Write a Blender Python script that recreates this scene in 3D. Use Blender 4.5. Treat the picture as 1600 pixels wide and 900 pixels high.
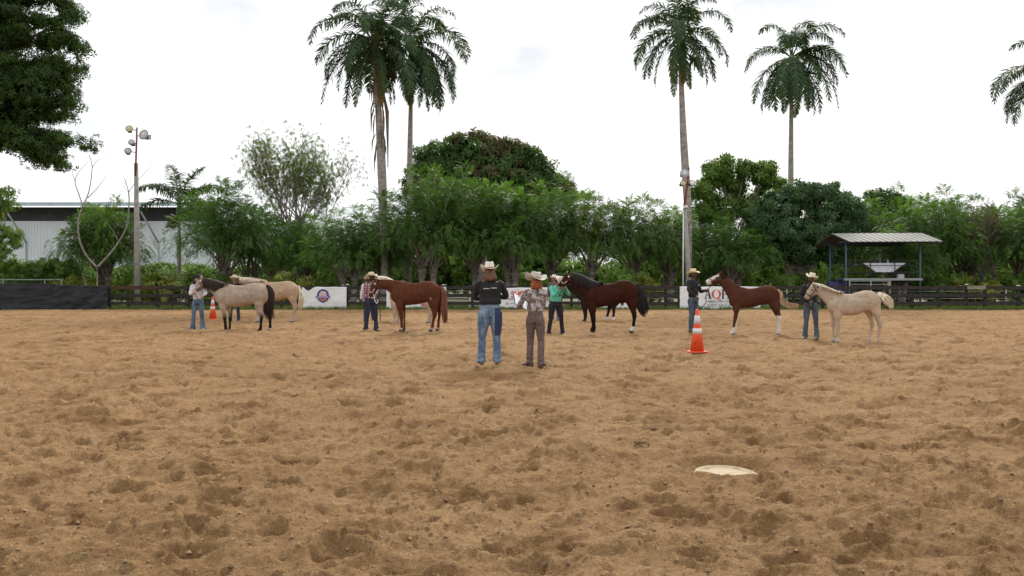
import bpy, math, random
import numpy as np
from mathutils import Vector, Matrix, Euler

for o in list(bpy.data.objects):
    bpy.data.objects.remove(o)
S = bpy.context.scene
C = S.collection
PI = math.pi
F = 1400.0          # focal length in photo pixels
HZ = 442.5          # horizon row in the photo
EYE = 1.5

# ------------------------------------------------------------------ camera
cd = bpy.data.cameras.new('camera')
cam = bpy.data.objects.new('camera', cd)
C.objects.link(cam)
cam.location = (0, 0, EYE)
cam.rotation_euler = (PI/2, 0, 0)
cd.sensor_width = 36
cd.lens = 36*F/1600
cd.shift_y = -(450-HZ)/1600
cd.clip_start = 0.1
cd.clip_end = 3000
S.camera = cam

# ------------------------------------------------------------------ light
SUN_EL, SUN_AZ = math.radians(35), math.radians(10)     # azimuth measured from +Y towards +X
w = bpy.data.worlds.new('World')
S.world = w
w.use_nodes = True
nt = w.node_tree
nt.nodes.clear()
wo = nt.nodes.new('ShaderNodeOutputWorld')
bg = nt.nodes.new('ShaderNodeBackground')
sky = nt.nodes.new('ShaderNodeTexSky')
sky.sky_type = 'NISHITA'
sky.sun_disc = False
sky.sun_elevation = SUN_EL
sky.sun_rotation = SUN_AZ
sky.air_density = 1.0
sky.dust_density = 2.0
tc = nt.nodes.new('ShaderNodeTexCoord')
mp = nt.nodes.new('ShaderNodeMapping')
mp.inputs['Scale'].default_value = (1, 1, 2.6)
mp.inputs['Location'].default_value = (0.35, 0.0, 0.42)
no = nt.nodes.new('ShaderNodeTexNoise')
no.inputs['Scale'].default_value = 2.1
no.inputs['Detail'].default_value = 5
no.inputs['Roughness'].default_value = 0.5
cr = nt.nodes.new('ShaderNodeValToRGB')
cr.color_ramp.elements[0].position = 0.34
cr.color_ramp.elements[0].color = (0.86, 0.86, 0.86, 1)
cr.color_ramp.elements[1].position = 0.52
cr.color_ramp.elements[1].color = (1, 1, 1, 1)
mx = nt.nodes.new('ShaderNodeMix')
mx.data_type = 'RGBA'
mx.inputs['B'].default_value = (9.5, 9.6, 9.8, 1)     # bright thin overcast, in the sky texture's own units
nt.links.new(tc.outputs['Generated'], mp.inputs['Vector'])
nt.links.new(mp.outputs['Vector'], no.inputs['Vector'])
nt.links.new(no.outputs['Fac'], cr.inputs['Fac'])
nt.links.new(cr.outputs['Color'], mx.inputs['Factor'])
no2 = nt.nodes.new('ShaderNodeTexNoise')
no2.inputs['Scale'].default_value = 3.3
no2.inputs['Detail'].default_value = 6
no2.inputs['Roughness'].default_value = 0.55
mp2 = nt.nodes.new('ShaderNodeMapping')
mp2.inputs['Scale'].default_value = (1, 1, 2.0)
mp2.inputs['Location'].default_value = (1.15, 0.3, 0.2)
nt.links.new(tc.outputs['Generated'], mp2.inputs['Vector'])
nt.links.new(mp2.outputs['Vector'], no2.inputs['Vector'])
cr2 = nt.nodes.new('ShaderNodeValToRGB')
cr2.color_ramp.elements[0].position = 0.36
cr2.color_ramp.elements[0].color = (7.3, 7.5, 7.85, 1)
cr2.color_ramp.elements[1].position = 0.47
cr2.color_ramp.elements[1].color = (9.6, 9.65, 9.75, 1)
nt.links.new(no2.outputs['Fac'], cr2.inputs['Fac'])
nt.links.new(cr2.outputs['Color'], mx.inputs['B'])
nt.links.new(sky.outputs['Color'], mx.inputs['A'])
nt.links.new(mx.outputs['Result'], bg.inputs['Color'])
bg.inputs['Strength'].default_value = 0.11
nt.links.new(bg.outputs['Background'], wo.inputs['Surface'])

sd = bpy.data.lights.new('sun', 'SUN')
sun = bpy.data.objects.new('sun', sd)
C.objects.link(sun)
sd.energy = 3.2
sd.angle = math.radians(13)
sd.color = (1.0, 0.95, 0.86)
sdir = Vector((math.sin(SUN_AZ)*math.cos(SUN_EL), math.cos(SUN_AZ)*math.cos(SUN_EL), math.sin(SUN_EL)))
sun.rotation_euler = sdir.to_track_quat('Z', 'Y').to_euler()
sun.location = (0, 0, 60)

S.view_settings.view_transform = 'Standard'
S.view_settings.look = 'None'
S.view_settings.exposure = 0.15
S.view_settings.gamma = 1.0
S.cycles.max_bounces = 6
S.cycles.transparent_max_bounces = 8
S.cycles.use_denoising = True

# ------------------------------------------------------------------ helpers
def at(px, py, Y):
    """photo pixel at depth Y -> world point"""
    return Vector(((px-800)/F*Y, Y, EYE-(py-HZ)/F*Y))

def depth(py):
    return EYE*F/(py-HZ)

def tag(o, label=None, cat=None, group=None, kind=None):
    if label: o['label'] = label
    if cat: o['category'] = cat
    if group: o['group'] = group
    if kind: o['kind'] = kind
    return o

def empty(name, loc=(0, 0, 0), rz=0.0):
    o = bpy.data.objects.new(name, None)
    C.objects.link(o)
    o.location = loc
    o.rotation_euler = (0, 0, rz)
    o.empty_display_size = 0.2
    return o

def link(name, me, parent=None):
    o = bpy.data.objects.new(name, me)
    C.objects.link(o)
    if parent is not None: o.parent = parent
    return o

def mesh(name, V, Fc, mat=None, smooth=True, col=None):
    me = bpy.data.meshes.new(name)
    V = np.asarray(V, dtype=np.float32)
    if isinstance(Fc, np.ndarray):
        nf, k = Fc.shape
        me.vertices.add(len(V)); me.vertices.foreach_set('co', V.ravel())
        me.loops.add(nf*k); me.loops.foreach_set('vertex_index', Fc.ravel().astype(np.int32))
        me.polygons.add(nf)
        me.polygons.foreach_set('loop_start', np.arange(0, nf*k, k, dtype=np.int32))
        me.update(calc_edges=True)
    else:
        me.from_pydata([tuple(v) for v in V.tolist()], [], Fc)
        me.update()
    if smooth:
        me.polygons.foreach_set('use_smooth', np.ones(len(me.polygons), dtype=bool))
    if col is not None:
        a = me.color_attributes.new('Col', 'FLOAT_COLOR', 'POINT')
        c = np.ones((len(V), 4), dtype=np.float32)
        c[:, :3] = col
        a.data.foreach_set('color', c.ravel())
    if mat is not None: me.materials.append(mat)
    return me

def obj(name, V, Fc, mat, parent=None, smooth=True, col=None):
    return link(name, mesh(name, V, Fc, mat, smooth, col), parent)

class MB:
    """collects closed shapes"""
    def __init__(s): s.v = []; s.f = []
    def add(s, V, Fc):
        b = len(s.v)
        s.v += [tuple(map(float, p)) for p in V]
        s.f += [tuple(int(i)+b for i in q) for q in Fc]
        return s
    def box(s, c, d, rz=0.0, rx=0.0, ry=0.0, bev=0.0):
        hx, hy, hz = d[0]/2, d[1]/2, d[2]/2
        R = Euler((rx, ry, rz)).to_matrix()
        if bev > 0:
            P = []
            for z, k in ((-hz, bev), (-hz+bev, 0), (hz-bev, 0), (hz, bev)):
                for x, y in ((-hx+k+bev*.3, -hy+k), (hx-k-bev*.3, -hy+k), (hx-k, -hy+k+bev*.3), (hx-k, hy-k-bev*.3), (hx-k-bev*.3, hy-k), (-hx+k+bev*.3, hy-k), (-hx+k, hy-k-bev*.3), (-hx+k, -hy+k+bev*.3)):
                    P.append(Vector(c)+R@Vector((x, y, z)))
            Q = [tuple(range(7, -1, -1)), tuple(range(24, 32))]
            for i in range(3):
                for j in range(8):
                    Q.append((i*8+j, i*8+(j+1) % 8, i*8+8+(j+1) % 8, i*8+8+j))
            return s.add(P, Q)
        P = [Vector(c)+R@Vector((x*hx, y*hy, z*hz)) for z in (-1, 1) for x, y in ((-1, -1), (1, -1), (1, 1), (-1, 1))]
        return s.add(P, [(3, 2, 1, 0), (4, 5, 6, 7), (0, 1, 5, 4), (1, 2, 6, 5), (2, 3, 7, 6), (3, 0, 4, 7)])
    def tube(s, pts, rad, n=8, flat=1.0):
        V, Q = tube(pts, rad, n, flat)
        return s.add(V, Q)
    def ell(s, c, r, R=None, n=10, m=7):
        V, Q = ellipsoid(c, r, R, n, m)
        return s.add(V, Q)
    def build(s, name, mat, parent=None, smooth=True):
        return obj(name, s.v, s.f, mat, parent, smooth)

def rings_to_mesh(rings):
    n = len(rings[0])
    V = [p for r in rings for p in r]
    Q = []
    for i in range(len(rings)-1):
        for j in range(n):
            k = (j+1) % n
            Q.append((i*n+j, i*n+k, (i+1)*n+k, (i+1)*n+j))
    a = len(V); V.append(Vector(rings[0][0])*0 + sum((Vector(p) for p in rings[0]), Vector())/n)
    b = len(V); V.append(sum((Vector(p) for p in rings[-1]), Vector())/n)
    for j in range(n):
        k = (j+1) % n
        Q.append((a, k, j))
        Q.append((b, (len(rings)-1)*n+j, (len(rings)-1)*n+k))
    # outward orientation by signed volume
    vol = 0.0
    for q in Q:
        p0 = V[q[0]]
        for i in range(1, len(q)-1):
            vol += Vector(p0).dot(Vector(V[q[i]]).cross(Vector(V[q[i+1]])))
    if vol < 0: Q = [tuple(reversed(q)) for q in Q]
    return V, Q

def tube(pts, rad, n=8, flat=1.0):
    pts = [Vector(p) for p in pts]
    if not hasattr(rad, '__len__'): rad = [rad]*len(pts)
    rings = []
    up = None
    for i, p in enumerate(pts):
        t = (pts[min(i+1, len(pts)-1)]-pts[max(i-1, 0)])
        t = t.normalized() if t.length > 1e-9 else Vector((0, 0, 1))
        if up is None:
            up = Vector((0, 1, 0)) if abs(t.y) < .9 else Vector((1, 0, 0))
        a = (up-t*up.dot(t)).normalized()
        up = a
        b = t.cross(a)
        r = rad[i]
        rings.append([p+a*(math.cos(2*PI*j/n)*r*flat)+b*(math.sin(2*PI*j/n)*r) for j in range(n)])
    return rings_to_mesh(rings)

def ellipsoid(c, r, R=None, n=10, m=7):
    c = Vector(c)
    rings = []
    for i in range(m):
        th = PI*(i+.5)/m
        z, k = math.cos(th), math.sin(th)
        ring = []
        for j in range(n):
            a = 2*PI*j/n
            q = Vector((r[0]*k*math.cos(a), r[1]*k*math.sin(a), r[2]*z))
            if R is not None: q = R@q
            ring.append(c+q)
        rings.append(ring)
    return rings_to_mesh(rings)

def catmull(P, k=4):
    P = np.asarray(P, float)
    out = []
    n = len(P)
    for i in range(n-1):
        p0, p1, p2, p3 = P[max(i-1, 0)], P[i], P[i+1], P[min(i+2, n-1)]
        for j in range(k):
            t = j/k
            out.append(.5*((2*p1)+(-p0+p2)*t+(2*p0-5*p1+4*p2-p3)*t*t+(-p0+3*p1-3*p2+p3)*t**3))
    out.append(P[-1])
    return np.array(out)

def remesh(V, Q, vox, it=3, fac=.5):
    me = bpy.data.meshes.new('tmp')
    me.from_pydata([tuple(v) for v in V], [], Q)
    me.update()
    o = bpy.data.objects.new('tmp', me)
    C.objects.link(o)
    m = o.modifiers.new('r', 'REMESH')
    m.mode = 'VOXEL'
    m.voxel_size = vox
    if it:
        sm = o.modifiers.new('s', 'SMOOTH'); sm.iterations = it; sm.factor = fac
    dg = bpy.context.evaluated_depsgraph_get()
    dg.update()
    e = o.evaluated_get(dg)
    em = e.to_mesh()
    nv = len(em.vertices)
    co = np.empty(nv*3, dtype=np.float32); em.vertices.foreach_get('co', co)
    faces = [tuple(p.vertices) for p in em.polygons]
    e.to_mesh_clear()
    bpy.data.objects.remove(o)
    bpy.data.meshes.remove(me)
    return co.reshape(-1, 3), faces

def quads_of(faces):
    return [f for f in faces]

# numpy noise
def _h(ix, iy, seed):
    n = (ix.astype(np.int64)*374761393+iy.astype(np.int64)*668265263+seed*974634777) & 0xffffffff
    n = ((n ^ (n >> 13))*1274126177) & 0xffffffff
    n = (n ^ (n >> 16)) & 0xffffffff
    return n/4294967295.0

def vnoise(x, y, seed=0):
    xi, yi = np.floor(x), np.floor(y)
    fx, fy = x-xi, y-yi
    fx = fx*fx*fx*(fx*(fx*6-15)+10); fy = fy*fy*fy*(fy*(fy*6-15)+10)
    a, b = _h(xi, yi, seed), _h(xi+1, yi, seed)
    c, d = _h(xi, yi+1, seed), _h(xi+1, yi+1, seed)
    return (a*(1-fx)+b*fx)*(1-fy)+(c*(1-fx)+d*fx)*fy-.5

def fbm(x, y, oct=4, seed=0, gain=.5):
    s = 0; a = 1.0
    for i in range(oct):
        s = s+a*vnoise(x*2**i+i*17.3, y*2**i-i*9.1, seed+i)
        a *= gain
    return s

# ------------------------------------------------------------------ materials
MATS = {}
def nodes(name):
    m = bpy.data.materials.new(name)
    m.use_nodes = True
    t = m.node_tree
    b = t.nodes['Principled BSDF']
    return m, t, b

def mat(name, col, rough=.7, var=.15, scale=8.0, attr=False, bump=0.0, bscale=60.0, metal=0.0, spec=None, col2=None, stretch=(1, 1, 1), coat=0.0):
    """a base colour broken up by two octaves of object-space noise"""
    if name in MATS: return MATS[name]
    m, t, b = nodes(name)
    L = t.links
    tcn = t.nodes.new('ShaderNodeTexCoord')
    mpn = t.nodes.new('ShaderNodeMapping'); mpn.inputs['Scale'].default_value = stretch
    L.new(tcn.outputs['Object'], mpn.inputs['Vector'])
    n = t.nodes.new('ShaderNodeTexNoise')
    n.inputs['Scale'].default_value = scale; n.inputs['Detail'].default_value = 5
    L.new(mpn.outputs['Vector'], n.inputs['Vector'])
    r = t.nodes.new('ShaderNodeValToRGB')
    r.color_ramp.elements[0].position = .35; r.color_ramp.elements[1].position = .65
    c = np.array(col[:3], float)
    lo = c*(1-var) if col2 is None else np.array(col2, float)
    hi = c*(1+var) if col2 is None else c
    r.color_ramp.elements[0].color = (*lo, 1); r.color_ramp.elements[1].color = (*hi, 1)
    L.new(n.outputs['Fac'], r.inputs['Fac'])
    if attr:
        r.color_ramp.elements[0].color = (1-var, 1-var, 1-var, 1); r.color_ramp.elements[1].color = (1+var, 1+var, 1+var, 1)
        a = t.nodes.new('ShaderNodeVertexColor'); a.layer_name = 'Col'
        q = t.nodes.new('ShaderNodeMix'); q.data_type = 'RGBA'; q.blend_type = 'MULTIPLY'
        q.inputs['Factor'].default_value = 1
        L.new(a.outputs['Color'], q.inputs['A']); L.new(r.outputs['Color'], q.inputs['B'])
        L.new(q.outputs['Result'], b.inputs['Base Color'])
    else:
        L.new(r.outputs['Color'], b.inputs['Base Color'])
    b.inputs['Roughness'].default_value = rough
    b.inputs['Metallic'].default_value = metal
    if spec is not None: b.inputs['Specular IOR Level'].default_value = spec
    b.inputs['IOR'].default_value = 1.25 if (spec is not None and spec < .1) else 1.45
    if coat: b.inputs['Sheen Weight'].default_value = coat
    if bump:
        n2 = t.nodes.new('ShaderNodeTexNoise'); n2.inputs['Scale'].default_value = bscale; n2.inputs['Detail'].default_value = 4
        L.new(mpn.outputs['Vector'], n2.inputs['Vector'])
        bp = t.nodes.new('ShaderNodeBump'); bp.inputs['Strength'].default_value = .6; bp.inputs['Distance'].default_value = bump
        L.new(n2.outputs['Fac'], bp.inputs['Height']); L.new(bp.outputs['Normal'], b.inputs['Normal'])
    MATS[name] = m
    return m

def leafmat(name, trans=.35, tint=(1.3, 1.5, .5), rough=.5):
    if name in MATS: return MATS[name]
    m, t, b = nodes(name)
    L = t.links
    a = t.nodes.new('ShaderNodeVertexColor'); a.layer_name = 'Col'
    L.new(a.outputs['Color'], b.inputs['Base Color'])
    b.inputs['Roughness'].default_value = rough
    b.inputs['Specular IOR Level'].default_value = .2
    tr = t.nodes.new('ShaderNodeBsdfTranslucent')
    q = t.nodes.new('ShaderNodeMix'); q.data_type = 'RGBA'; q.blend_type = 'MULTIPLY'; q.inputs['Factor'].default_value = 1
    q.inputs['B'].default_value = (*tint, 1)
    L.new(a.outputs['Color'], q.inputs['A']); L.new(q.outputs['Result'], tr.inputs['Color'])
    ms = t.nodes.new('ShaderNodeMixShader'); ms.inputs['Fac'].default_value = trans
    L.new(b.outputs['BSDF'], ms.inputs[1]); L.new(tr.outputs['BSDF'], ms.inputs[2])
    L.new(ms.outputs['Shader'], t.nodes['Material Output'].inputs['Surface'])
    MATS[name] = m
    return m
# ================================================================== GROUND
def sand_height(X, Y):
    h = .07*fbm(X*.35, Y*.35, 2, 5)+.085*fbm(X*1.2+3, Y*1.2, 3, 11)+.010*np.abs(fbm(X*11, Y*11, 2, 13))
    wx, wy = X+.35*fbm(X*1.3, Y*1.3, 2, 41), Y+.35*fbm(X*1.3+9, Y*1.3, 2, 43)
    h = h+.042*(1-2.2*np.abs(fbm(wx*1.7, wy*1.9, 2, 21, .5)))**2+.016*(1-2.2*np.abs(fbm(wx*4.5+3, wy*5.1, 2, 25, .5)))**2
    fade = np.clip((52-Y)/10, .5, 1)
    # hoof prints: jittered cells at two sizes, dished floor, pushed-up rim
    for cell, Rm, dm, pr, sd_ in ((.42, .120, .062, .58, 31), (.22, .060, .032, .50, 57), (.13, .036, .020, .55, 63), (1.05, .24, .060, .28, 83)):
        cx, cy = np.floor(X/cell), np.floor(Y/cell)
        for dx in (-1, 0, 1):
            for dy in (-1, 0, 1):
                gx, gy = cx+dx, cy+dy
                px = (gx+.5+.8*(_h(gx, gy, sd_)-.5))*cell
                py = (gy+.5+.8*(_h(gx, gy, sd_+1)-.5))*cell
                on = (_h(gx, gy, sd_+2) < pr)
                R = Rm*(.6+.7*_h(gx, gy, sd_+3))
                D = dm*(.35+.85*_h(gx, gy, sd_+4))
                an = _h(gx, gy, sd_+5)*PI
                ux, uy = X-px, Y-py
                a = ux*np.cos(an)+uy*np.sin(an); b = -ux*np.sin(an)+uy*np.cos(an)
                wob = 1+.18*np.sin(3*np.arctan2(b, a)+9*_h(gx, gy, sd_+6))
                r = np.sqrt((a/1.25)**2+b**2)/(R*wob)
                pit = -D*np.clip(1-r**2.2, 0, 1)
                rim = .42*D*np.exp(-((r-1.12)/.26)**2)
                h = h+np.where(on, pit+rim, 0)
    h = h+.030*fbm(X*5, Y*5, 3, 71, .6)+.008*np.abs(fbm(X*22, Y*22, 2, 91))
    # drum lid pit
    ux, uy = X-LID.x, Y-LID.y
    r = np.sqrt(ux**2+(uy)**2)
    k = np.clip((.62-r)/.2, 0, 1)
    h = h*(1-k)+k*.012*fbm(X*9, Y*9, 2, 5)
    h = h-.072*np.clip((.40-r)/.10, 0, 1)+.030*np.exp(-((r-.47)/.07)**2)
    for fx, fy, fr in FLAT:
        r = np.sqrt((X-fx)**2+(Y-fy)**2)
        k = np.clip((fr+.25-r)/.25, 0, 1)
        h = h*(1-.75*k)
    return h*fade

LID = Vector(((1135-800)/F*7.33, 7.33, 0))
FLAT = []

def sand_mat():
    m, t, b = nodes('sand')
    L = t.links
    tcn = t.nodes.new('ShaderNodeTexCoord')
    def noise(sc, det, rough=.55, src=None):
        n = t.nodes.new('ShaderNodeTexNoise')
        n.inputs['Scale'].default_value = sc; n.inputs['Detail'].default_value = det; n.inputs['Roughness'].default_value = rough
        L.new(tcn.outputs['Object'], n.inputs['Vector'])
        return n
    def ramp(n, p0, p1, c0, c1):
        r = t.nodes.new('ShaderNodeValToRGB')
        r.color_ramp.elements[0].position = p0; r.color_ramp.elements[1].position = p1
        r.color_ramp.elements[0].color = (*c0, 1); r.color_ramp.elements[1].color = (*c1, 1)
        L.new(n.outputs['Fac'], r.inputs['Fac'])
        return r
    def mixc(f, a, bb, bt='MIX'):
        q = t.nodes.new('ShaderNodeMix'); q.data_type = 'RGBA'; q.blend_type = bt
        if f is None: q.inputs['Factor'].default_value = 1
        else: L.new(f.outputs['Color'], q.inputs['Factor'])
        L.new(a.outputs['Color'] if 'Color' in a.outputs else a.outputs['Result'], q.inputs['A'])
        L.new(bb.outputs['Color'] if 'Color' in bb.outputs else bb.outputs['Result'], q.inputs['B'])
        return q
    big = ramp(noise(.32, 4), .38, .62, (.338, .206, .098), (.398, .250, .124))
    dampmask = ramp(noise(1.5, 6, .65), .50, .64, (0, 0, 0), (1, 1, 1))
    dampc = t.nodes.new('ShaderNodeRGB'); dampc.outputs[0].default_value = (.235, .130, .056, 1)
    q1 = mixc(dampmask, big, dampc)
    palem = ramp(noise(3.1, 5, .6), .60, .74, (0, 0, 0), (.6, .6, .6))
    pale = t.nodes.new('ShaderNodeRGB'); pale.outputs[0].default_value = (.50, .36, .20, 1)
    q2 = mixc(palem, q1, pale)
    grain = ramp(noise(95, 4, .75), .30, .70, (.55, .53, .50), (1.30, 1.30, 1.30))
    q3 = mixc(None, q2, grain, 'MULTIPLY')
    g2 = ramp(noise(22, 6, .8), .36, .62, (.70, .67, .64), (1.15, 1.15, 1.15))
    q4 = mixc(None, q3, g2, 'MULTIPLY')
    L.new(q4.outputs['Result'], b.inputs['Base Color'])
    b.inputs['Roughness'].default_value = .95
    b.inputs['Specular IOR Level'].default_value = .1
    bp = t.nodes.new('ShaderNodeBump'); bp.inputs['Distance'].default_value = .05; bp.inputs['Strength'].default_value = .8
    L.new(noise(26, 8, .75).outputs['Fac'], bp.inputs['Height'])
    bp2 = t.nodes.new('ShaderNodeBump'); bp2.inputs['Distance'].default_value = .006; bp2.inputs['Strength'].default_value = .8
    L.new(noise(120, 3, .7).outputs['Fac'], bp2.inputs['Height'])
    L.new(bp.outputs['Normal'], bp2.inputs['Normal'])
    L.new(bp2.outputs['Normal'], b.inputs['Normal'])
    MATS['sand'] = m
    return m

def build_sand():
    rows = [-30.0, -10.0, 0.0, 2.0, 3.2]
    y = 3.6
    while y < 50.4:
        rows.append(y); y += max(.018, .0048*y)
    rows += [50.45]
    rows = np.array(rows)
    u = np.linspace(-1, 1, 640)
    outer = np.array([4, 2.2, 1.5, 1.2])
    u = np.concatenate([-outer, u, outer[::-1]])
    U, Yg = np.meshgrid(u, rows)
    half = .66*np.clip(Yg, 2.5, 99)+.7
    X = U*half
    Xo = np.sign(U)*(half+(np.abs(U)-1)*30)
    X = np.where(np.abs(U) > 1, Xo, X)
    Z = sand_height(X, Yg)
    Z = np.where(Yg < 3.0, .4*Z, Z)
    Z[-1, :] = -.12
    V = np.stack([X, Yg, Z], -1).reshape(-1, 3)
    nr, nc = U.shape
    i = np.arange(nr-1)[:, None]*nc+np.arange(nc-1)[None, :]
    i = i.ravel()
    Q = np.stack([i, i+1, i+nc+1, i+nc], 1)
    o = obj('arena_sand', V, Q, sand_mat())
    tag(o, 'churned tan sand of the riding arena covered in hoof prints', kind='structure')
    return V

def ground_at(x, y):
    return float(sand_height(np.array([[x]], float), np.array([[y]], float))[0, 0])

def leaf_instances(tv, tq, R, pos, scl, cols):
    """tv (n,3) template, tq (m,4); R (N,3,3)"""
    N, n = len(pos), len(tv)
    V = np.einsum('nij,kj->nki', R, tv)*scl[:, None, None]+pos[:, None, :]
    Q = (tq[None, :, :]+(np.arange(N)*n)[:, None, None]).reshape(-1, 4)
    col = np.repeat(cols, n, axis=0)
    return V.reshape(-1, 3), Q, col

def rot_z_tilt(az, el, roll):
    """matrix whose x axis points at azimuth az, elevation el"""
    ca, sa, ce, se = np.cos(az), np.sin(az), np.cos(el), np.sin(el)
    x = np.stack([ca*ce, sa*ce, se], -1)
    y0 = np.stack([-sa, ca, 0*az], -1)
    z0 = np.cross(x, y0)
    cr_, sr = np.cos(roll)[:, None], np.sin(roll)[:, None]
    y = y0*cr_+z0*sr
    z = -y0*sr+z0*cr_
    return np.stack([x, y, z], -1)

def ground_cover():
    g, t, b = nodes('field_grass')
    L = t.links
    tcn = t.nodes.new('ShaderNodeTexCoord')
    n = t.nodes.new('ShaderNodeTexNoise'); n.inputs['Scale'].default_value = .22; n.inputs['Detail'].default_value = 8; n.inputs['Roughness'].default_value = .7
    L.new(tcn.outputs['Object'], n.inputs['Vector'])
    r = t.nodes.new('ShaderNodeValToRGB')
    e = r.color_ramp.elements
    e[0].position = .40; e[0].color = (.055, .085, .025, 1)
    e[1].position = .62; e[1].color = (.26, .22, .13, 1)
    L.new(n.outputs['Fac'], r.inputs['Fac']); L.new(r.outputs['Color'], b.inputs['Base Color'])
    b.inputs['Roughness'].default_value = .95
    xs = np.concatenate([[-1500, -300, -100], np.linspace(-70, 70, 71), [100, 300, 1500]])
    ys = np.concatenate([[-400, -60, 45], np.linspace(49.6, 110, 61), [150, 400, 2000]])
    X, Y = np.meshgrid(xs, ys)
    Z = -.09+.08*fbm(X*.2, Y*.2, 3, 3)+np.where(Y > 50.6, .10, 0)
    Z[Y < 49] = -.4
    V = np.stack([X, Y, Z], -1).reshape(-1, 3)
    nc = len(xs); i = (np.arange(len(ys)-1)[:, None]*nc+np.arange(nc-1)[None, :]).ravel()
    o = obj('ground', V, np.stack([i, i+1, i+nc+1, i+nc], 1), g)
    tag(o, 'grassy ground beyond the arena fence', kind='structure')
    # grass
    rng = np.random.default_rng(4)
    tv, tq = [], []
    for k in range(6):
        a = k*PI/3+.3; rr = .03
        bx, by = rr*math.cos(a), rr*math.sin(a)
        lx, ly = .35*math.cos(a), .35*math.sin(a)
        px, py = -.035*math.sin(a), .035*math.cos(a)
        s = len(tv)
        tv += [(bx-px, by-py, 0), (bx+px, by+py, 0), (bx+lx*.6+px*.6, by+ly*.6+py*.6, .75), (bx+lx, by+ly, 1)]
        tq.append((s, s+1, s+2, s+3))
    tv, tq = np.array(tv, float), np.array(tq)
    N = 15000
    x = rng.uniform(-36, 36, N); y = 50.45+9*rng.random(N)**2.2
    keep = rng.random(N) < (.5+1.0*(fbm(x*.5, y*.8, 3, 9)+.3))
    keep &= ~((x < -23) & (y < 51.2))
    x, y = x[keep], y[keep]; N = len(x)
    h = rng.uniform(.10, .26, N)
    az = rng.uniform(0, 2*PI, N)
    R = rot_z_tilt(az, np.zeros(N), np.zeros(N))
    base = np.array([.10, .17, .035]); dry = np.array([.26, .24, .10])
    f = np.clip(rng.normal(.3, .3, N), 0, 1)[:, None]
    V, Q, col = leaf_instances(tv, tq, R, np.stack([x, y, 0*x-.02], -1), h, base*(1-f)+dry*f)
    o = obj('grass', V, Q, leafmat('grass_blades', .3), smooth=False, col=col)
    tag(o, 'short green grass growing along the foot of the fence', 'grass', kind='stuff')
    # crumbs of sand lying on the sand
    N = 9000
    y = 3.8+14*rng.random(N)**1.8; x = rng.uniform(-.62, .62, N)*y
    z = np.array(sand_height(x[None, :], y[None, :]))[0]
    tv = np.array([(-1, -.8, -.3), (1, -.7, -.3), (.9, .8, -.3), (-.8, 1, -.3), (-.5, -.4, .6), (.5, -.5, .7), (.4, .5, .5), (-.4, .5, .7)], float)
    tq = np.array([(0, 1, 5, 4), (1, 2, 6, 5), (2, 3, 7, 6), (3, 0, 4, 7), (4, 5, 6, 7)])
    R = rot_z_tilt(rng.uniform(0, 6.28, N), rng.uniform(-.4, .4, N), rng.uniform(-.4, .4, N))
    s = np.clip(rng.lognormal(-5.1, .6, N), .003, .016)
    f = rng.random(N)[:, None]
    V, Q, col = leaf_instances(tv, tq, R, np.stack([x, y, z+.001], -1), s, np.array([.13, .075, .04])*(1-f)+np.array([.33, .215, .11])*f)
    m = mat('sand_crumb', (1, 1, 1), .95, .2, 60, attr=True)
    o = obj('sand_crumbs', V, Q, m, smooth=False, col=col)
    tag(o, 'small crumbs and pebbles scattered on the churned sand', 'sand crumbs', kind='stuff')

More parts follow.
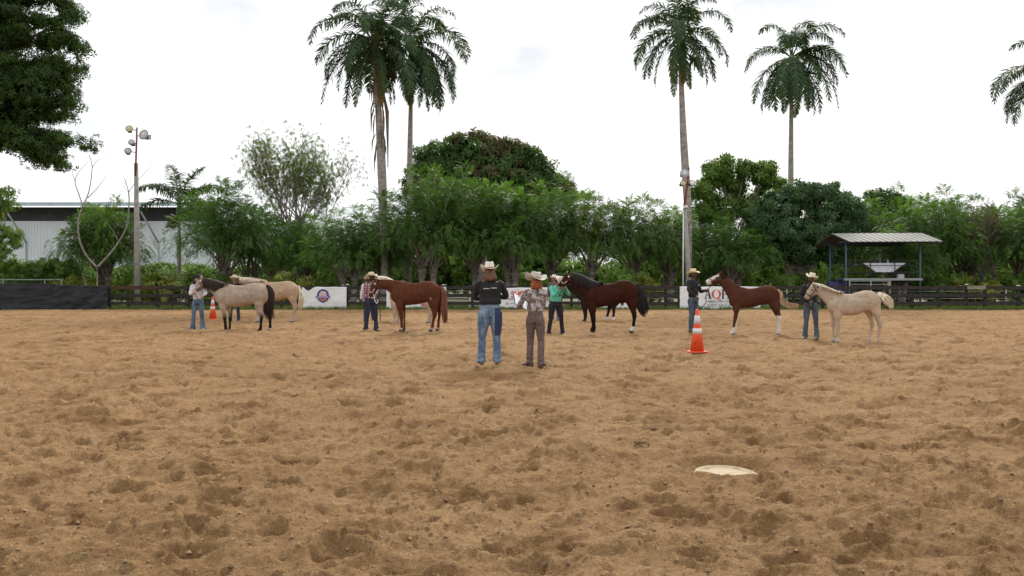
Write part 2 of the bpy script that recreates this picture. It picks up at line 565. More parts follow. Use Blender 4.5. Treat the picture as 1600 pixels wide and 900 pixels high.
def ground_things():
    # pale round lid in its pit
    m, t, b = nodes('lid_plastic')
    L = t.links
    tcn = t.nodes.new('ShaderNodeTexCoord')
    n = t.nodes.new('ShaderNodeTexNoise'); n.inputs['Scale'].default_value = 9; n.inputs['Detail'].default_value = 7
    L.new(tcn.outputs['Object'], n.inputs['Vector'])
    r = t.nodes.new('ShaderNodeValToRGB')
    r.color_ramp.elements[0].position = .33; r.color_ramp.elements[0].color = (.25, .165, .085, 1)
    r.color_ramp.elements[1].position = .43; r.color_ramp.elements[1].color = (.50, .41, .28, 1)
    L.new(n.outputs['Fac'], r.inputs['Fac']); L.new(r.outputs['Color'], b.inputs['Base Color'])
    b.inputs['Roughness'].default_value = .9; b.inputs['Specular IOR Level'].default_value = .08
    z0 = ground_at(LID.x, LID.y)+.008
    rings = []
    for rr, z in ((.255, -.02), (.26, .0), (.25, .012), (.235, .012), (.228, .004), (.12, .006), (.01, .008)):
        rings.append([Vector((rr*math.cos(a*PI/20), rr*math.sin(a*PI/20)*1.0, z)) for a in range(40)])
    V, Q = rings_to_mesh(rings)
    o = obj('drum_lid', V, Q, m); o.location = (LID.x, LID.y, z0); o.rotation_euler = (math.radians(3), math.radians(1.5), 0)
    tag(o, 'pale cream round lid lying in a shallow pit in the sand', 'lid')
    # curved clods
    cm = mat('clod_earth', (.24, .15, .09), .95, .3, 30, bump=.004, bscale=80)
    for (px, py, s, lab) in ((1000, 704, 1.0, 'dark curved clod of earth left of the pale round lid'), (1024, 679, .85, 'small curved clod of earth farther off, nearer the judges')):
        Y = depth(py); p = at(px, py, Y)
        mb = MB()
        pts = [(.055*s*math.cos(a), .035*s*math.sin(a), .015*s) for a in np.linspace(PI*.95, PI*2.1, 9)]
        mb.tube(pts, [.006*s, .014*s, .018*s, .02*s, .02*s, .019*s, .017*s, .012*s, .005*s], 7)
        for k in range(5):
            mb.ell((.05*s*math.cos(k*1.3), .03*s*math.sin(k*1.3)-.01, .008), (.016*s, .014*s, .012*s), n=7, m=5)
        o = mb.build('clod', cm)
        o.location = (p.x, Y, ground_at(p.x, Y)+.005)
        tag(o, lab, 'clod')
    # droppings below the chestnut horse
    dm = mat('dropping', (.06, .065, .03), .9, .4, 40)
    mb = MB(); rnd = random.Random(3)
    for k in range(16):
        mb.ell((rnd.gauss(0, .16), rnd.gauss(0, .05), .015), (.028, .025, .018), n=7, m=5)
    p = at(631, 521.5, depth(521.5))
    o = mb.build('horse_droppings', dm); o.location = (p.x, p.y, ground_at(p.x, p.y)+.01)
    tag(o, 'dark green scatter of droppings on sand before the chestnut horse', 'droppings')
# ================================================================== FENCE, BANNERS, BUILDINGS
FY = 51.2            # fence line
def fx(px, Y=FY): return (px-800)/F*Y

def build_fence():
    rnd = random.Random(11)
    bm = mat('fence_board', (.034, .028, .026), .85, .45, 3, bump=.006, bscale=30, stretch=(1, 6, 6))
    bm2 = mat('fence_board_brown', (.07, .035, .025), .85, .3, 3, bump=.006, bscale=30, stretch=(1, 6, 6))
    bm3 = mat('fence_board_grey', (.26, .23, .19), .85, .3, 3, bump=.006, bscale=30, stretch=(1, 6, 6))
    pm = mat('fence_post', (.026, .022, .021), .9, .4, 4, bump=.008, bscale=30)
    cm = mat('white_post_cap', (.75, .75, .73), .6, .1)
    root = empty('board_fence', (0, FY, 0))
    tag(root, 'long dark three-rail board fence across the back of the arena', 'fence')
    posts = [-420, -360, -300, -240, -180, -120, -60, 0, 60, 118, 171, 200, 246, 295, 345, 395, 440, 468, 543, 577, 622, 660, 693, 738, 786, 845, 893, 940, 990, 1040, 1061, 1110, 1160, 1205, 1240, 1285, 1330, 1386, 1425, 1466, 1510, 1539, 1591, 1640, 1700]
    white = {543, 577, 693, 1510, 1591}
    for p in posts:
        x = fx(p); h = 1.34+rnd.uniform(-.03, .05); lean = rnd.uniform(-.02, .02)
        m = MB(); m.box((x, .0, h/2-.1), (.15, .13, h+.2), ry=lean, bev=.012)
        o = m.build('post', pm, root, False)
        if p in white:
            c = MB(); c.box((x, 0, h+.035), (.16, .14, .05), bev=.01)
            c.build('post_cap', cm, root, False)
            tag(o, 'dark post with a white cap')
    for r, (z, hh) in enumerate(((1.245, .20), (.80, .20), (.36, .19))):
        for i in range(len(posts)-1):
            a, b = posts[i], posts[i+1]
            xa, xb = fx(a), fx(b)
            z1, z2 = z+rnd.uniform(-.018, .018), z+rnd.uniform(-.018, .018)
            y = -.085 if (i+r) % 2 else -.088
            mm = bm
            if r == 0 and a in (171, 200): mm = bm2
            if r == 0 and a == 1510: mm = bm3
            L_ = math.hypot(xb-xa, z2-z1)
            m = MB()
            m.box(((xa+xb)/2, y, (z1+z2)/2), (L_-.012, .038, hh*rnd.uniform(.93, 1.05)), ry=-math.atan2(z2-z1, xb-xa))
            o = m.build('board', mm, root, False)
            if mm is bm3: tag(o, 'weathered pale grey top board')
            if mm is bm2: tag(o, 'reddish brown top board')
    # second, thinner post-and-rail behind on the far side of the lane
    r2 = empty('wooden_fence', (0, 55.5, 0))
    tag(r2, 'older thin fence of pale posts half hidden behind the dark board fence', 'fence')
    wp = mat('pale_post', (.33, .31, .28), .9, .35, 5)
    x = -20.5
    while x < 31:
        m = MB(); h = rnd.uniform(1.1, 1.45)
        m.tube([(x, 0, -.1), (x+rnd.uniform(-.05, .05), 0, h)], [.05, .04], 7)
        m.build('post', wp, r2)
        x += rnd.uniform(1.6, 2.6)
    for z in (.55, 1.0):
        m = MB(); m.tube([(-20.5, .06, z), (-5, .06, z+.02), (15, .06, z-.02), (31, .06, z)], .018, 5)
        m.build('wire', wp, r2)

def cloth(name, x0, x1, ztop, zbot, Y, matl, seed=0, amp=.03, sag=.0, nx=60, nz=22, th=.012, fn=None):
    """thick hanging sheet with creases"""
    u = np.linspace(0, 1, nx); v = np.linspace(0, 1, nz)
    U, Vv = np.meshgrid(u, v)
    X = x0+(x1-x0)*U
    zt = ztop-sag*4*U*(1-U)*.5-(.02*np.abs(np.sin(U*9+seed)))
    if fn is not None: zt = zt+fn(U)
    zb = zbot+.02*np.sin(U*7+seed)
    Z = zt*(1-Vv)+zb*Vv
    D = amp*(fbm(U*(x1-x0)*1.2+seed, Vv*2.2+U*2, 3, seed)+.8*np.abs(fbm(U*5+Vv*3.5, U*2-Vv*4, 2, seed+5)))
    D = amp*.5+.6*D
    Yf = Y-D
    A = np.stack([X, Yf, Z], -1).reshape(-1, 3)
    B = np.stack([X, Yf+th, Z], -1).reshape(-1, 3)
    n = len(A)
    i = (np.arange(nz-1)[:, None]*nx+np.arange(nx-1)[None, :]).ravel()
    Q1 = np.stack([i+nx, i+nx+1, i+1, i], 1)
    Q2 = np.stack([i, i+1, i+nx+1, i+nx], 1)+n
    e = []
    for j in range(nx-1): e += [(j+1, j+1+n, j+n, j), ((nz-1)*nx+j, (nz-1)*nx+j+n, (nz-1)*nx+j+1+n, (nz-1)*nx+j+1)]
    for k in range(nz-1): e += [(k*nx, k*nx+n, (k+1)*nx+n, (k+1)*nx), ((k+1)*nx+nx-1, (k+1)*nx+nx-1+n, k*nx+nx-1+n, k*nx+nx-1)]
    return obj(name, np.concatenate([A, B]), np.concatenate([Q1, Q2, np.array(e)]), matl)

def text(s, name, x, y, z, size, matl, parent=None, sx=1.0, ext=.003, align='CENTER'):
    cu = bpy.data.curves.new(name, 'FONT')
    cu.body = s; cu.size = size; cu.align_x = align; cu.align_y = 'CENTER'; cu.extrude = ext; cu.offset = size*.012
    o = bpy.data.objects.new('tmp', cu); C.objects.link(o)
    dg = bpy.context.evaluated_depsgraph_get(); dg.update()
    me = bpy.data.meshes.new_from_object(o.evaluated_get(dg))
    bpy.data.objects.remove(o)
    me.materials.clear(); me.materials.append(matl)
    me.transform(Matrix.Translation((x, y, z))@Matrix.Rotation(PI/2, 4, 'X')@Matrix.Diagonal((sx, 1, 1, 1)))
    return link(name, me, parent)

def strokes(name, polys, x, y, z, s, matl, parent):
    """extruded flat polygons in letter space"""
    mb = MB()
    for P in polys:
        n = len(P)
        A = [(x+p[0]*s, y-.004, z+p[1]*s) for p in P]; B = [(x+p[0]*s, y, z+p[1]*s) for p in P]
        Fc = [tuple(range(n)), tuple(range(2*n-1, n-1, -1))]+[((i+1) % n, i, i+n, (i+1) % n+n) for i in range(n)]
        mb.add(A+B, Fc)
    return mb.build(name, matl, parent, False)

def ringpoly(cx, cz, ro, ri, n=28, sx=1.0, thin=1.0):
    out = []
    for k in range(n):
        a, b = 2*PI*k/n, 2*PI*(k+1)/n
        def pt(r, t, inner): return (cx+(r*sx if not inner else r*thin)*math.cos(t), cz+r*math.sin(t))
        out.append([pt(ri, a, True), pt(ro, a, False), pt(ro, b, False), pt(ri, b, True)])
    return out

def build_banners():
    wm = mat('banner_vinyl', (.80, .80, .82), .45, .04, 2)
    red = mat('print_red', (.62, .05, .05), .5, .05); blk = mat('print_black', (.03, .03, .035), .5, .1)
    org = mat('print_orange_red', (.68, .10, .045), .5, .05); pur = mat('print_purple', (.12, .08, .38), .5, .05)
    gry = mat('print_grey', (.35, .35, .38), .5, .05); nav = mat('print_navy', (.05, .06, .22), .5, .05)
    pnk = mat('print_pale_red', (.55, .16, .14), .5, .1); whi = mat('print_white', (.8, .8, .8), .5, .05)
    Y = FY-.125
    yt = Y-.062
    def root(x, lab):
        e = empty('banner', (0, 0, 0)); tag(e, lab, 'banner', 'white banners hung on the arena fence'); return e
    # 1: badge
    r = root(0, 'white banner with a blue and red badge, leftmost on the fence')
    o = cloth('sheet', fx(472, Y), fx(541.5, Y), 1.30, .04, Y, wm, 3, .05, fn=lambda U: -.22*np.exp(-((U-.14)/.09)**2)); o.parent = r
    cx, cz = fx(505, Y), EYE-(464-HZ)/F*Y
    strokes('badge_ring', ringpoly(0, .10, .29, .20)+[[(-.27, .02), (-.24, -.16), (0, -.30), (0, -.17), (.0, .0)], [(.0, .0), (0, -.17), (0, -.30), (.24, -.16), (.27, .02)]], cx, yt, cz, 1.15, nav, r)
    strokes('badge_centre', [[(-.2, -.01), (.2, -.01), (.19, -.12), (0, -.21), (-.19, -.12)]], cx, yt-.006, cz, 1.15, pnk, r)
    strokes('badge_disc', [[(.19*math.cos(a), .11+.19*math.sin(a)) for a in np.linspace(0, 2*PI, 20, endpoint=False)]], cx, yt-.006, cz, 1.15, mat('print_pale_pink', (.62, .48, .52), .5, .25, 9), r)
    strokes('badge_ribbon', [[(-.36, -.05), (.36, -.05), (.33, .0), (.36, .05), (-.36, .05), (-.33, 0)]], cx, yt-.012, cz, 1.15, pur, r)
    strokes('badge_lettering', [[(k, -.02), (k+.035, -.02), (k+.035, .025), (k, .025)] for k in np.arange(-.27, .25, .055)], cx, yt-.018, cz, 1.15, whi, r)
    # 2: behind the chestnut
    r = root(0, 'white banner mostly hidden behind the reddish chestnut horse')
    o = cloth('sheet', fx(604, Y), fx(697, Y), 1.30, .04, Y, wm, 5, .05); o.parent = r
    strokes('badge_ring', ringpoly(0, .1, .25, .17), fx(662, Y), yt, .42, 1, nav, r)
    strokes('badge_shield', [[(-.2, .02), (.2, .02), (.16, -.15), (0, -.25), (-.16, -.15)]], fx(662, Y), yt-.004, .42, 1, pnk, r)
    # 3: SHOD
    r = root(0, 'white banner with large orange red letters between the two judges')
    o = cloth('sheet', fx(764, Y), fx(858, Y), 1.26, .08, Y, wm, 8, .05, fn=lambda U: .05*U-.03); o.parent = r
    zc = EYE-(460.5-HZ)/F*Y
    xs = fx(799, Y)
    text('SHOD', 'lettering', fx(811.5, Y)+.09, yt-.002, zc, .50, org, r, .82)
    # round O with AT
    strokes('letter_ring', ringpoly(0, 0, .20, .13), fx(815.5, Y), yt-.008, zc+.01, 1, org, r)
    strokes('lettering', [[(-.10, -.08), (-.06, -.08), (-.03, .06), (-.06, .06)], [(-.03, -.08), (.0, -.08), (-.03, .06), (-.06, .06)], [(.0, .03), (.11, .03), (.11, .06), (.0, .06)], [(.04, -.08), (.07, -.08), (.07, .06), (.04, .06)]], fx(815.5, Y), yt-.016, zc+.01, 1, whi, r)
    strokes('small_lettering', [[(k, -.03), (k+.05, -.03), (k+.05, .03), (k, .03)] for k in np.arange(-.55, .5, .075)], fx(807, Y), yt, EYE-(467-HZ)/F*Y, 1, pur, r)
    strokes('round_mark', ringpoly(0, 0, .07, .035), fx(792.5, Y), yt, EYE-(474-HZ)/F*Y, 1, pnk, r)
    strokes('small_lettering', [[(k, -.02), (k+.035, -.02), (k+.035, .02), (k, .02)] for k in np.arange(-.15, .4, .055)], fx(801, Y), yt, EYE-(474-HZ)/F*Y, 1, gry, r)
    # 4: behind the bay horse
    r = root(0, 'white banner mostly hidden behind the dark bay horse')
    o = cloth('sheet', fx(925, Y), fx(984, Y), 1.26, .07, Y, wm, 12, .05); o.parent = r
    # 5: AQHA
    r = root(0, 'white banner lettered AQHA hanging behind the young chestnut horse')
    o = cloth('sheet', fx(1062, Y), fx(1188, Y), 1.32, .05, Y, wm, 15, .045); o.parent = r
    zc = EYE-(459.5-HZ)/F*Y
    A = [[(-.26, -.3), (-.23, -.3), (.01, .32), (-.02, .32)], [(.06, -.3), (.19, -.3), (.02, .34), (-.06, .34)], [(-.15, -.09), (.1, -.09), (.09, -.05), (-.13, -.05)], [(-.32, -.32), (-.16, -.32), (-.16, -.3), (-.32, -.3)], [(.02, -.32), (.26, -.32), (.26, -.3), (.02, -.3)]]
    def Hh(dx): return [[(dx-.24, -.3), (dx-.13, -.3), (dx-.13, .3), (dx-.24, .3)], [(dx+.13, -.3), (dx+.24, -.3), (dx+.24, .3), (dx+.13, .3)], [(dx-.13, -.02), (dx+.13, -.02), (dx+.13, .02), (dx-.13, .02)]]+[[(dx+k-.1, z), (dx+k+.1, z), (dx+k+.1, z+.025), (dx+k-.1, z+.025)] for k in (-.185, .185) for z in (-.32, .3)]
    sc = .82
    strokes('letter', A, fx(1106.5, Y), yt, zc, sc, blk, r)
    Qp = ringpoly(0, 0, .32, .29, 30, 1.0, .66)+[[(-.02, -.22), (.06, -.24), (.36, -.44), (.26, -.46)]]
    strokes('letter', Qp, fx(1119, Y), yt, zc, sc, red, r)
    strokes('letter', Hh(0), fx(1133.5, Y), yt, zc, sc, blk, r)
    strokes('letter', A, fx(1150, Y), yt, zc, sc, blk, r)
    text('AMERICAN QUARTER', 'lettering', fx(1130, Y), yt, EYE-(471-HZ)/F*Y, .19, gry, r, 1.0)
    text('HORSE ASSOCIATION', 'lettering', fx(1130, Y), yt, EYE-(476.5-HZ)/F*Y, .19, gry, r, 1.0)
    # pale flowers / scrap on the grass
    # dark shade cloth at the left
    tm = mat('shade_cloth', (.022, .024, .030), .75, .35, 2.5, bump=.01, bscale=9, stretch=(.5, 1, 5))
    e = empty('shade_cloth', (0, 0, 0)); tag(e, 'long black shade cloth sagging over the left end of the fence', 'shade cloth')
    o = cloth('sheet', fx(-420, Y), fx(86, Y), 1.52, .02, Y-.03, tm, 21, .16, sag=.1, nx=200, nz=30); o.parent = e
    o = cloth('sheet', fx(84, Y), fx(171, Y), 1.38, .02, Y-.05, tm, 25, .20, sag=.06, nx=60, nz=30, fn=lambda U: .09*(U-1)*-1-.02); o.parent = e
    # pipe rail behind
    pr = empty('pipe_rail', (0, 53.5, 0)); tag(pr, 'pale grey pipe rail showing above the black shade cloth', 'railing')
    gp = mat('galvanised_pipe', (.26, .27, .27), .5, .1, metal=.1)
    m = MB(); m.tube([(fx(-360, 53.5), 0, 1.72), (fx(96, 53.5), 0, 1.70)], .035, 8); m.build('rail', gp, pr)
    for p in (-60, 5, 70, 96):
        m = MB(); m.tube([(fx(p, 53.5), 0, -.1), (fx(p, 53.5), 0, 1.72)], .03, 8); m.build('post', gp, pr)
    # low white concrete blocks behind the fence
    wc = mat('white_concrete', (.55, .55, .55), .8, .15, 4)
    for (a, b_, z0, z1, Yd, lab) in ((733, 786, -.1, 1.0, 54.3, 'low white concrete block behind the fence, left of the lettered banner'),):
        m = MB(); m.box(((fx(a, Yd)+fx(b_, Yd))/2, Yd, (z0+z1)/2), (fx(b_, Yd)-fx(a, Yd), .6, z1-z0), bev=.02)
        tag(m.build('concrete_block', wc, smooth=False), lab, 'block')

def build_shed():
    Y = 96
    e = empty('warehouse', (0, Y, 0)); tag(e, 'long white metal warehouse with dark eave behind the trees at left', 'warehouse')
    wm = mat('white_cladding', (.74, .77, .80), .5, .06, .4)
    dk = mat('warehouse_eave', (.05, .052, .055), .8, .2, 1)
    rf = mat('warehouse_roof', (.42, .52, .58), .5, .1, 1)
    xa, xb = fx(-90, Y), fx(335, Y)
    zt = 8.15
    pitch = .33
    n = int((xb-xa)/pitch)
    A = []
    for i in range(n):
        x = xa+i*pitch
        A += [(x, 0), (x+pitch*.72, 0), (x+pitch*.78, -.05), (x+pitch*.94, -.05)]
    V = [(x, y, -.2) for x, y in A]+[(x, y, zt) for x, y in A]
    k = len(A)
    o = obj('wall', V, [(i, i+1, i+1+k, i+k) for i in range(k-1)], wm, e, False)
    m = MB(); m.box(((xa+xb)/2, 3.0, zt/2), (xb-xa-.1, 5.8, zt-.02)); m.build('wall', wm, e, False)
    m = MB(); m.box(((xa+xb)/2, .3, zt+.75), (xb-xa, .4, 1.5)); m.build('clerestory', dk, e, False)
    m = MB()
    m.add([(xa-1, -2.2, 9.62), (xb, -2.2, 9.62), (xb, 14, 11), (xa-1, 14, 11), (xa-1, -2.2, 9.98), (xb, -2.2, 9.98), (xb, 14, 11.3), (xa-1, 14, 11.3)],
          [(3, 2, 1, 0), (4, 5, 6, 7), (0, 1, 5, 4), (1, 2, 6, 5), (2, 3, 7, 6), (3, 0, 4, 7)])
    m.build('roof', rf, e, False)
    gm = mat('galvanised_frame', (.36, .37, .37), .5, .1)
    for px in (42, 248):
        x = fx(px, Y)
        m = MB(); m.tube([(x, -.12, -.2), (x, -.12, 5.9)], .07, 6); m.tube([(x, -.12, 5.85), (x-1.45, -1.9, 9.6)], .09, 6)
        m.build('brace', gm, e)

def build_stand():
    """raised spectator stand with ribbed metal roof, turned a little to the left"""
    Y0 = 54.4
    th = math.radians(-6)
    org_ = at(1322, 442.5, Y0); 
    e = empty('viewing_stand', (org_.x, Y0, 0), th)
    tag(e, 'raised steel viewing stand with a ribbed metal roof behind the fence', 'viewing stand')
    steel = mat('blue_grey_steel', (.06, .10, .145), .5, .2, 5); dark = mat('dark_steel', (.035, .042, .055), .6, .2, 5)
    pale = mat('platform_edge', (.30, .30, .30), .6, .15, 3)
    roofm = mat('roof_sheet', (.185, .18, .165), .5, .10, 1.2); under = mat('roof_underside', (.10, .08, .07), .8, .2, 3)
    W = (1433-1322)/F*Y0          # front width
    D = 2.6
    zf = EYE+(442.5-436.5)/F*Y0; ze = EYE+(442.5-379)/F*Y0
    for i, (x, y) in enumerate(((0, 0), (W, 0), (-.3, D), (W-.55, D))):
        m = MB(); m.tube([(x, y, -.1), (x, y, ze+.1)], .055, 10)
        m.build('post', steel, e)
    m = MB(); m.box((W/2, -.03, zf), (W+.25, .10, .13)); m.build('platform_edge', pale, e, False)
    m = MB(); m.box((W/2-.15, D/2+.05, zf-.02), (W+.3, D, .08)); m.box((-.15, D/2, zf-.12), (.1, D, .1)); m.box((W/2, D*.5, zf-.14), (W, .1, .12))
    m.build('platform', dark, e, False)
    # rails
    for (x0, y0, x1, y1) in ((0, 0, W, 0), (-.3, D, W-.55, D), (W, 0, W-.55, D)):
        for z in (zf+.42, zf+.84, zf+1.12):
            m = MB(); m.tube([(x0, y0, z), (x1, y1, z)], .024, 6); m.build('rail', dark, e)
    for k in (.33, .66):
        m = MB(); m.tube([(W*k, 0, zf), (W*k, 0, zf+1.15)], .03, 6); m.build('rail_post', dark, e)
    for k in range(4):
        m = MB(); m.tube([(W-1.05+k*.14, D, zf), (W-1.05+k*.14, D, zf+.9)], .016, 5); m.build('baluster', dark, e)
    # roof: ridge runs along x, two slopes, separate ribbed sheets
    zr = ze+.62; yr = D/2-.1; x0, x1 = -.55, W+.50; yf = -.75; yb = D+.75
    n = 15
    for s, (ya, za) in enumerate(((yf, ze+.02), (yb, ze-.02))):
        for i in range(n):
            xa = x0+(x1-x0)*i/n; xb = x0+(x1-x0)*(i+1)/n
            prof = [(xa, 0), (xa+.025, .028), (xa+.055, .028), (xa+.08, 0), (xb-.004, 0)]
            # sheets shear a little because the roof is skewed
            sk = .55 if s == 0 else -.55
            V = [(x+sk, ya, za+h) for x, h in prof]+[(x, yr, zr+h) for x, h in prof]
            V += [(x+sk, ya, za+h-.02) for x, h in prof]+[(x, yr, zr+h-.02) for x, h in prof]
            k = len(prof); Q = []
            for j in range(k-1):
                Q += [(j, j+1, j+1+k, j+k), (2*k+j+1, 2*k+j, 3*k+j, 3*k+j+1)]
                Q += [(j+1, j, 2*k+j, 2*k+j+1)]
            if s: Q = [tuple(reversed(q)) for q in Q]
            obj('roof_sheet', V, Q, roofm, e, False)
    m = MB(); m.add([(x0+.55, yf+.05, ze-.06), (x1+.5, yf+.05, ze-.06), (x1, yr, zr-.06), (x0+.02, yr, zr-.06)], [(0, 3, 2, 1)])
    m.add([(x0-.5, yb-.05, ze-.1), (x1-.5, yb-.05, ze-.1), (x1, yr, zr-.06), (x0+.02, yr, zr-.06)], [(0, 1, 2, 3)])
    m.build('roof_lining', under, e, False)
    m = MB()
    m.tube([(x0+.1, .0, ze), (x1, .0, ze)], .05, 6); m.tube([(x0-.2, D, ze), (x1-.6, D, ze)], .05, 6)
    m.build('roof_beam', dark, e)
    # things on the stand (own objects, in world space)
    M = Matrix.Translation(e.location)@Matrix.Rotation(th, 4, 'Z')
    def put(o, x, y, z): o.location = M@Vector((x, y, z)); o.rotation_euler = (0, 0, th); return o
    tb = empty('table'); put(tb, 2.3, .55, zf+.03)
    tag(tb, 'folding table standing on the raised viewing stand under a white cloth', 'table')
    wd = mat('table_top', (.30, .28, .26), .6, .1)
    m = MB(); m.box((0, 0, .93), (2.3, .65, .04)); m.build('table_top', wd, tb, False)
    for sx in (-.75, .75):
        for sy in (-.25, .25):
            m = MB(); m.tube([(sx*.6, sy, 0), (sx, sy, .92)], .02, 6); m.build('leg', dark, tb)
    # cloth: top sheet plus a swag that narrows to the bottom
    cm = mat('white_tablecloth', (.74, .74, .80), .8, .03, 3)
    nx, nz = 41, 12
    V = []; Q = []
    for j in range(nz+4):
        for i in range(nx):
            u = i/(nx-1)*2-1
            if j < 4: V.append((u*1.22, .34-.70*j/3, .965)); continue
            t = (j-3)/nz
            wd_ = 1.22-.75*max(0, t-.08)**.9
            zb = .62
            V.append((u*wd_, -.37-.03*math.sin(u*9+t*3)*t, .965-zb*t*(1-.12*abs(u))))
    for j in range(nz+3):
        for i in range(nx-1): Q.append((j*nx+i, (j+1)*nx+i, (j+1)*nx+i+1, j*nx+i+1))
    o = obj('tablecloth', V, Q, cm); put(o, 2.3, .55, zf+.03)
    md = o.modifiers.new('thick', 'SOLIDIFY'); md.thickness = .008
    tag(o, 'white cloth draped over the table on the viewing stand', 'tablecloth')
    for (x, r_, h, c, lab) in ((2.12, .055, .24, (.02, .22, .55), 'blue bottle standing on the white clothed table'), (2.58, .045, .20, (.75, .77, .78), 'white bottle standing on the white clothed table')):
        prof = [(r_*.9, 0), (r_, .02), (r_, h*.62), (r_*.45, h*.80), (r_*.4, h)]
        V, Qq = rings_to_mesh([[Vector((p*math.cos(a*PI/6), p*math.sin(a*PI/6), z)) for a in range(12)] for p, z in prof])
        b = empty('bottle'); put(b, x, .45, zf+1.0)
        obj('bottle_body', V, Qq, mat('bottle_'+lab.split()[0], c, .3, .05), b)
        V, Qq = tube([(0, 0, h-.01), (0, 0, h+.03)], r_*.5, 10); obj('cap', V, Qq, mat('bottle_cap', (.7, .7, .7), .4, .05), b)
        tag(b, lab, 'bottle')
    # seated-looking bags/gear: dark speaker box and white box
    m = MB(); m.box((0, 0, .14), (.36, .3, .28), bev=.02); o = m.build('storage_box', mat('white_box', (.50, .51, .52), .6, .1), smooth=False); put(o, 3.28, .35, zf+.04)
    tag(o, 'small pale box standing on the stand floor beside the table', 'box')
    # purple tub below
    m = MB(); m.box((0, 0, .35), (1.0, .7, .7), bev=.03); m.box((.25, 0, .80), (.42, .5, .22), bev=.03)
    o = m.build('plastic_tub', mat('purple_plastic', (.055, .045, .16), .5, .15), smooth=False); put(o, -.35, .9, .88)
    tag(o, 'dark purple plastic tub below the left side of the stand', 'tub')
    tp = MB(); tp.box((0, 0, .62), (1.3, .8, .05)); 
    for sx in (-.55, .55):
        for sy in (-.3, .3): tp.box((sx, sy, .2), (.07, .07, .85))
    o = tp.build('workbench', dark, smooth=False); put(o, -.35, .9, .22); tag(o, 'low dark bench carrying the purple tub under the stand', 'bench')
    # grey pipe bench and pale post
    r = empty('pipe_gate', (at(1362, 450, 53).x, 53, 0)); tag(r, 'grey pipe gate below the viewing stand floor', 'gate')
    gm = mat('grey_pipe', (.24, .25, .27), .5, .1)
    for z in (1.62, 1.42, .95, .5):
        m = MB(); m.tube([(-1.3, 0, z), (1.1, 0, z)], .028, 6); m.build('bar', gm, r)
    for x in (-1.3, -.05, 1.1):
        m = MB(); m.tube([(x, 0, -.1), (x, 0, 1.68)], .04, 6); m.build('upright', gm, r)
    p = at(1385.5, 442, 52.3)
    m = MB(); m.tube([(0, 0, -.1), (.02, 0, 1.0), (0, 0, 1.6)], [.09, .085, .08], 9)
    o = m.build('wooden_post', mat('pale_wood_post', (.25, .20, .15), .85, .3, 4, bump=.01)); o.location = (p.x, 52.0, 0)
    tag(o, 'pale round wooden post rising above the fence beside the stand', 'post')

def floodlight(e, x, y, z, r, yaw, pitch, lens, dark, tint, box=True):
    R = (Matrix.Rotation(yaw, 3, 'Z')@Matrix.Rotation(pitch, 3, 'X'))
    P = Vector((x, y, z))
    rings = []
    for rr, d in ((r*.25, .26), (r*.45, .22), (r*.85, .06), (r, .0), (r*1.03, -.02), (r*.9, -.02), (r*.82, .02)):
        rings.append([P+R@Vector((rr*math.cos(a*PI/10), d, rr*math.sin(a*PI/10))) for a in range(20)])
    V, Q = rings_to_mesh(rings)
    h = obj('floodlight', V, Q, dark, e)
    rings = [[P+R@Vector((rr*math.cos(a*PI/10), d, rr*math.sin(a*PI/10))) for a in range(20)] for rr, d in ((r*.85, -.012), (r*.8, -.028), (r*.45, -.045), (r*.1, -.05))]
    V, Q = rings_to_mesh(rings); obj('lens', V, Q, lens, h)
    V, Q = ellipsoid(P+R@Vector((0, -.055, 0)), (r*.28, .02, r*.28), R); obj('bulb', V, Q, tint, h)
    if box:
        m = MB(); m.box(P+R@Vector((0, .36, .02)), (r*1.1, .22, r*1.0), rz=yaw, bev=.02); m.build('ballast_box', dark, h, False)

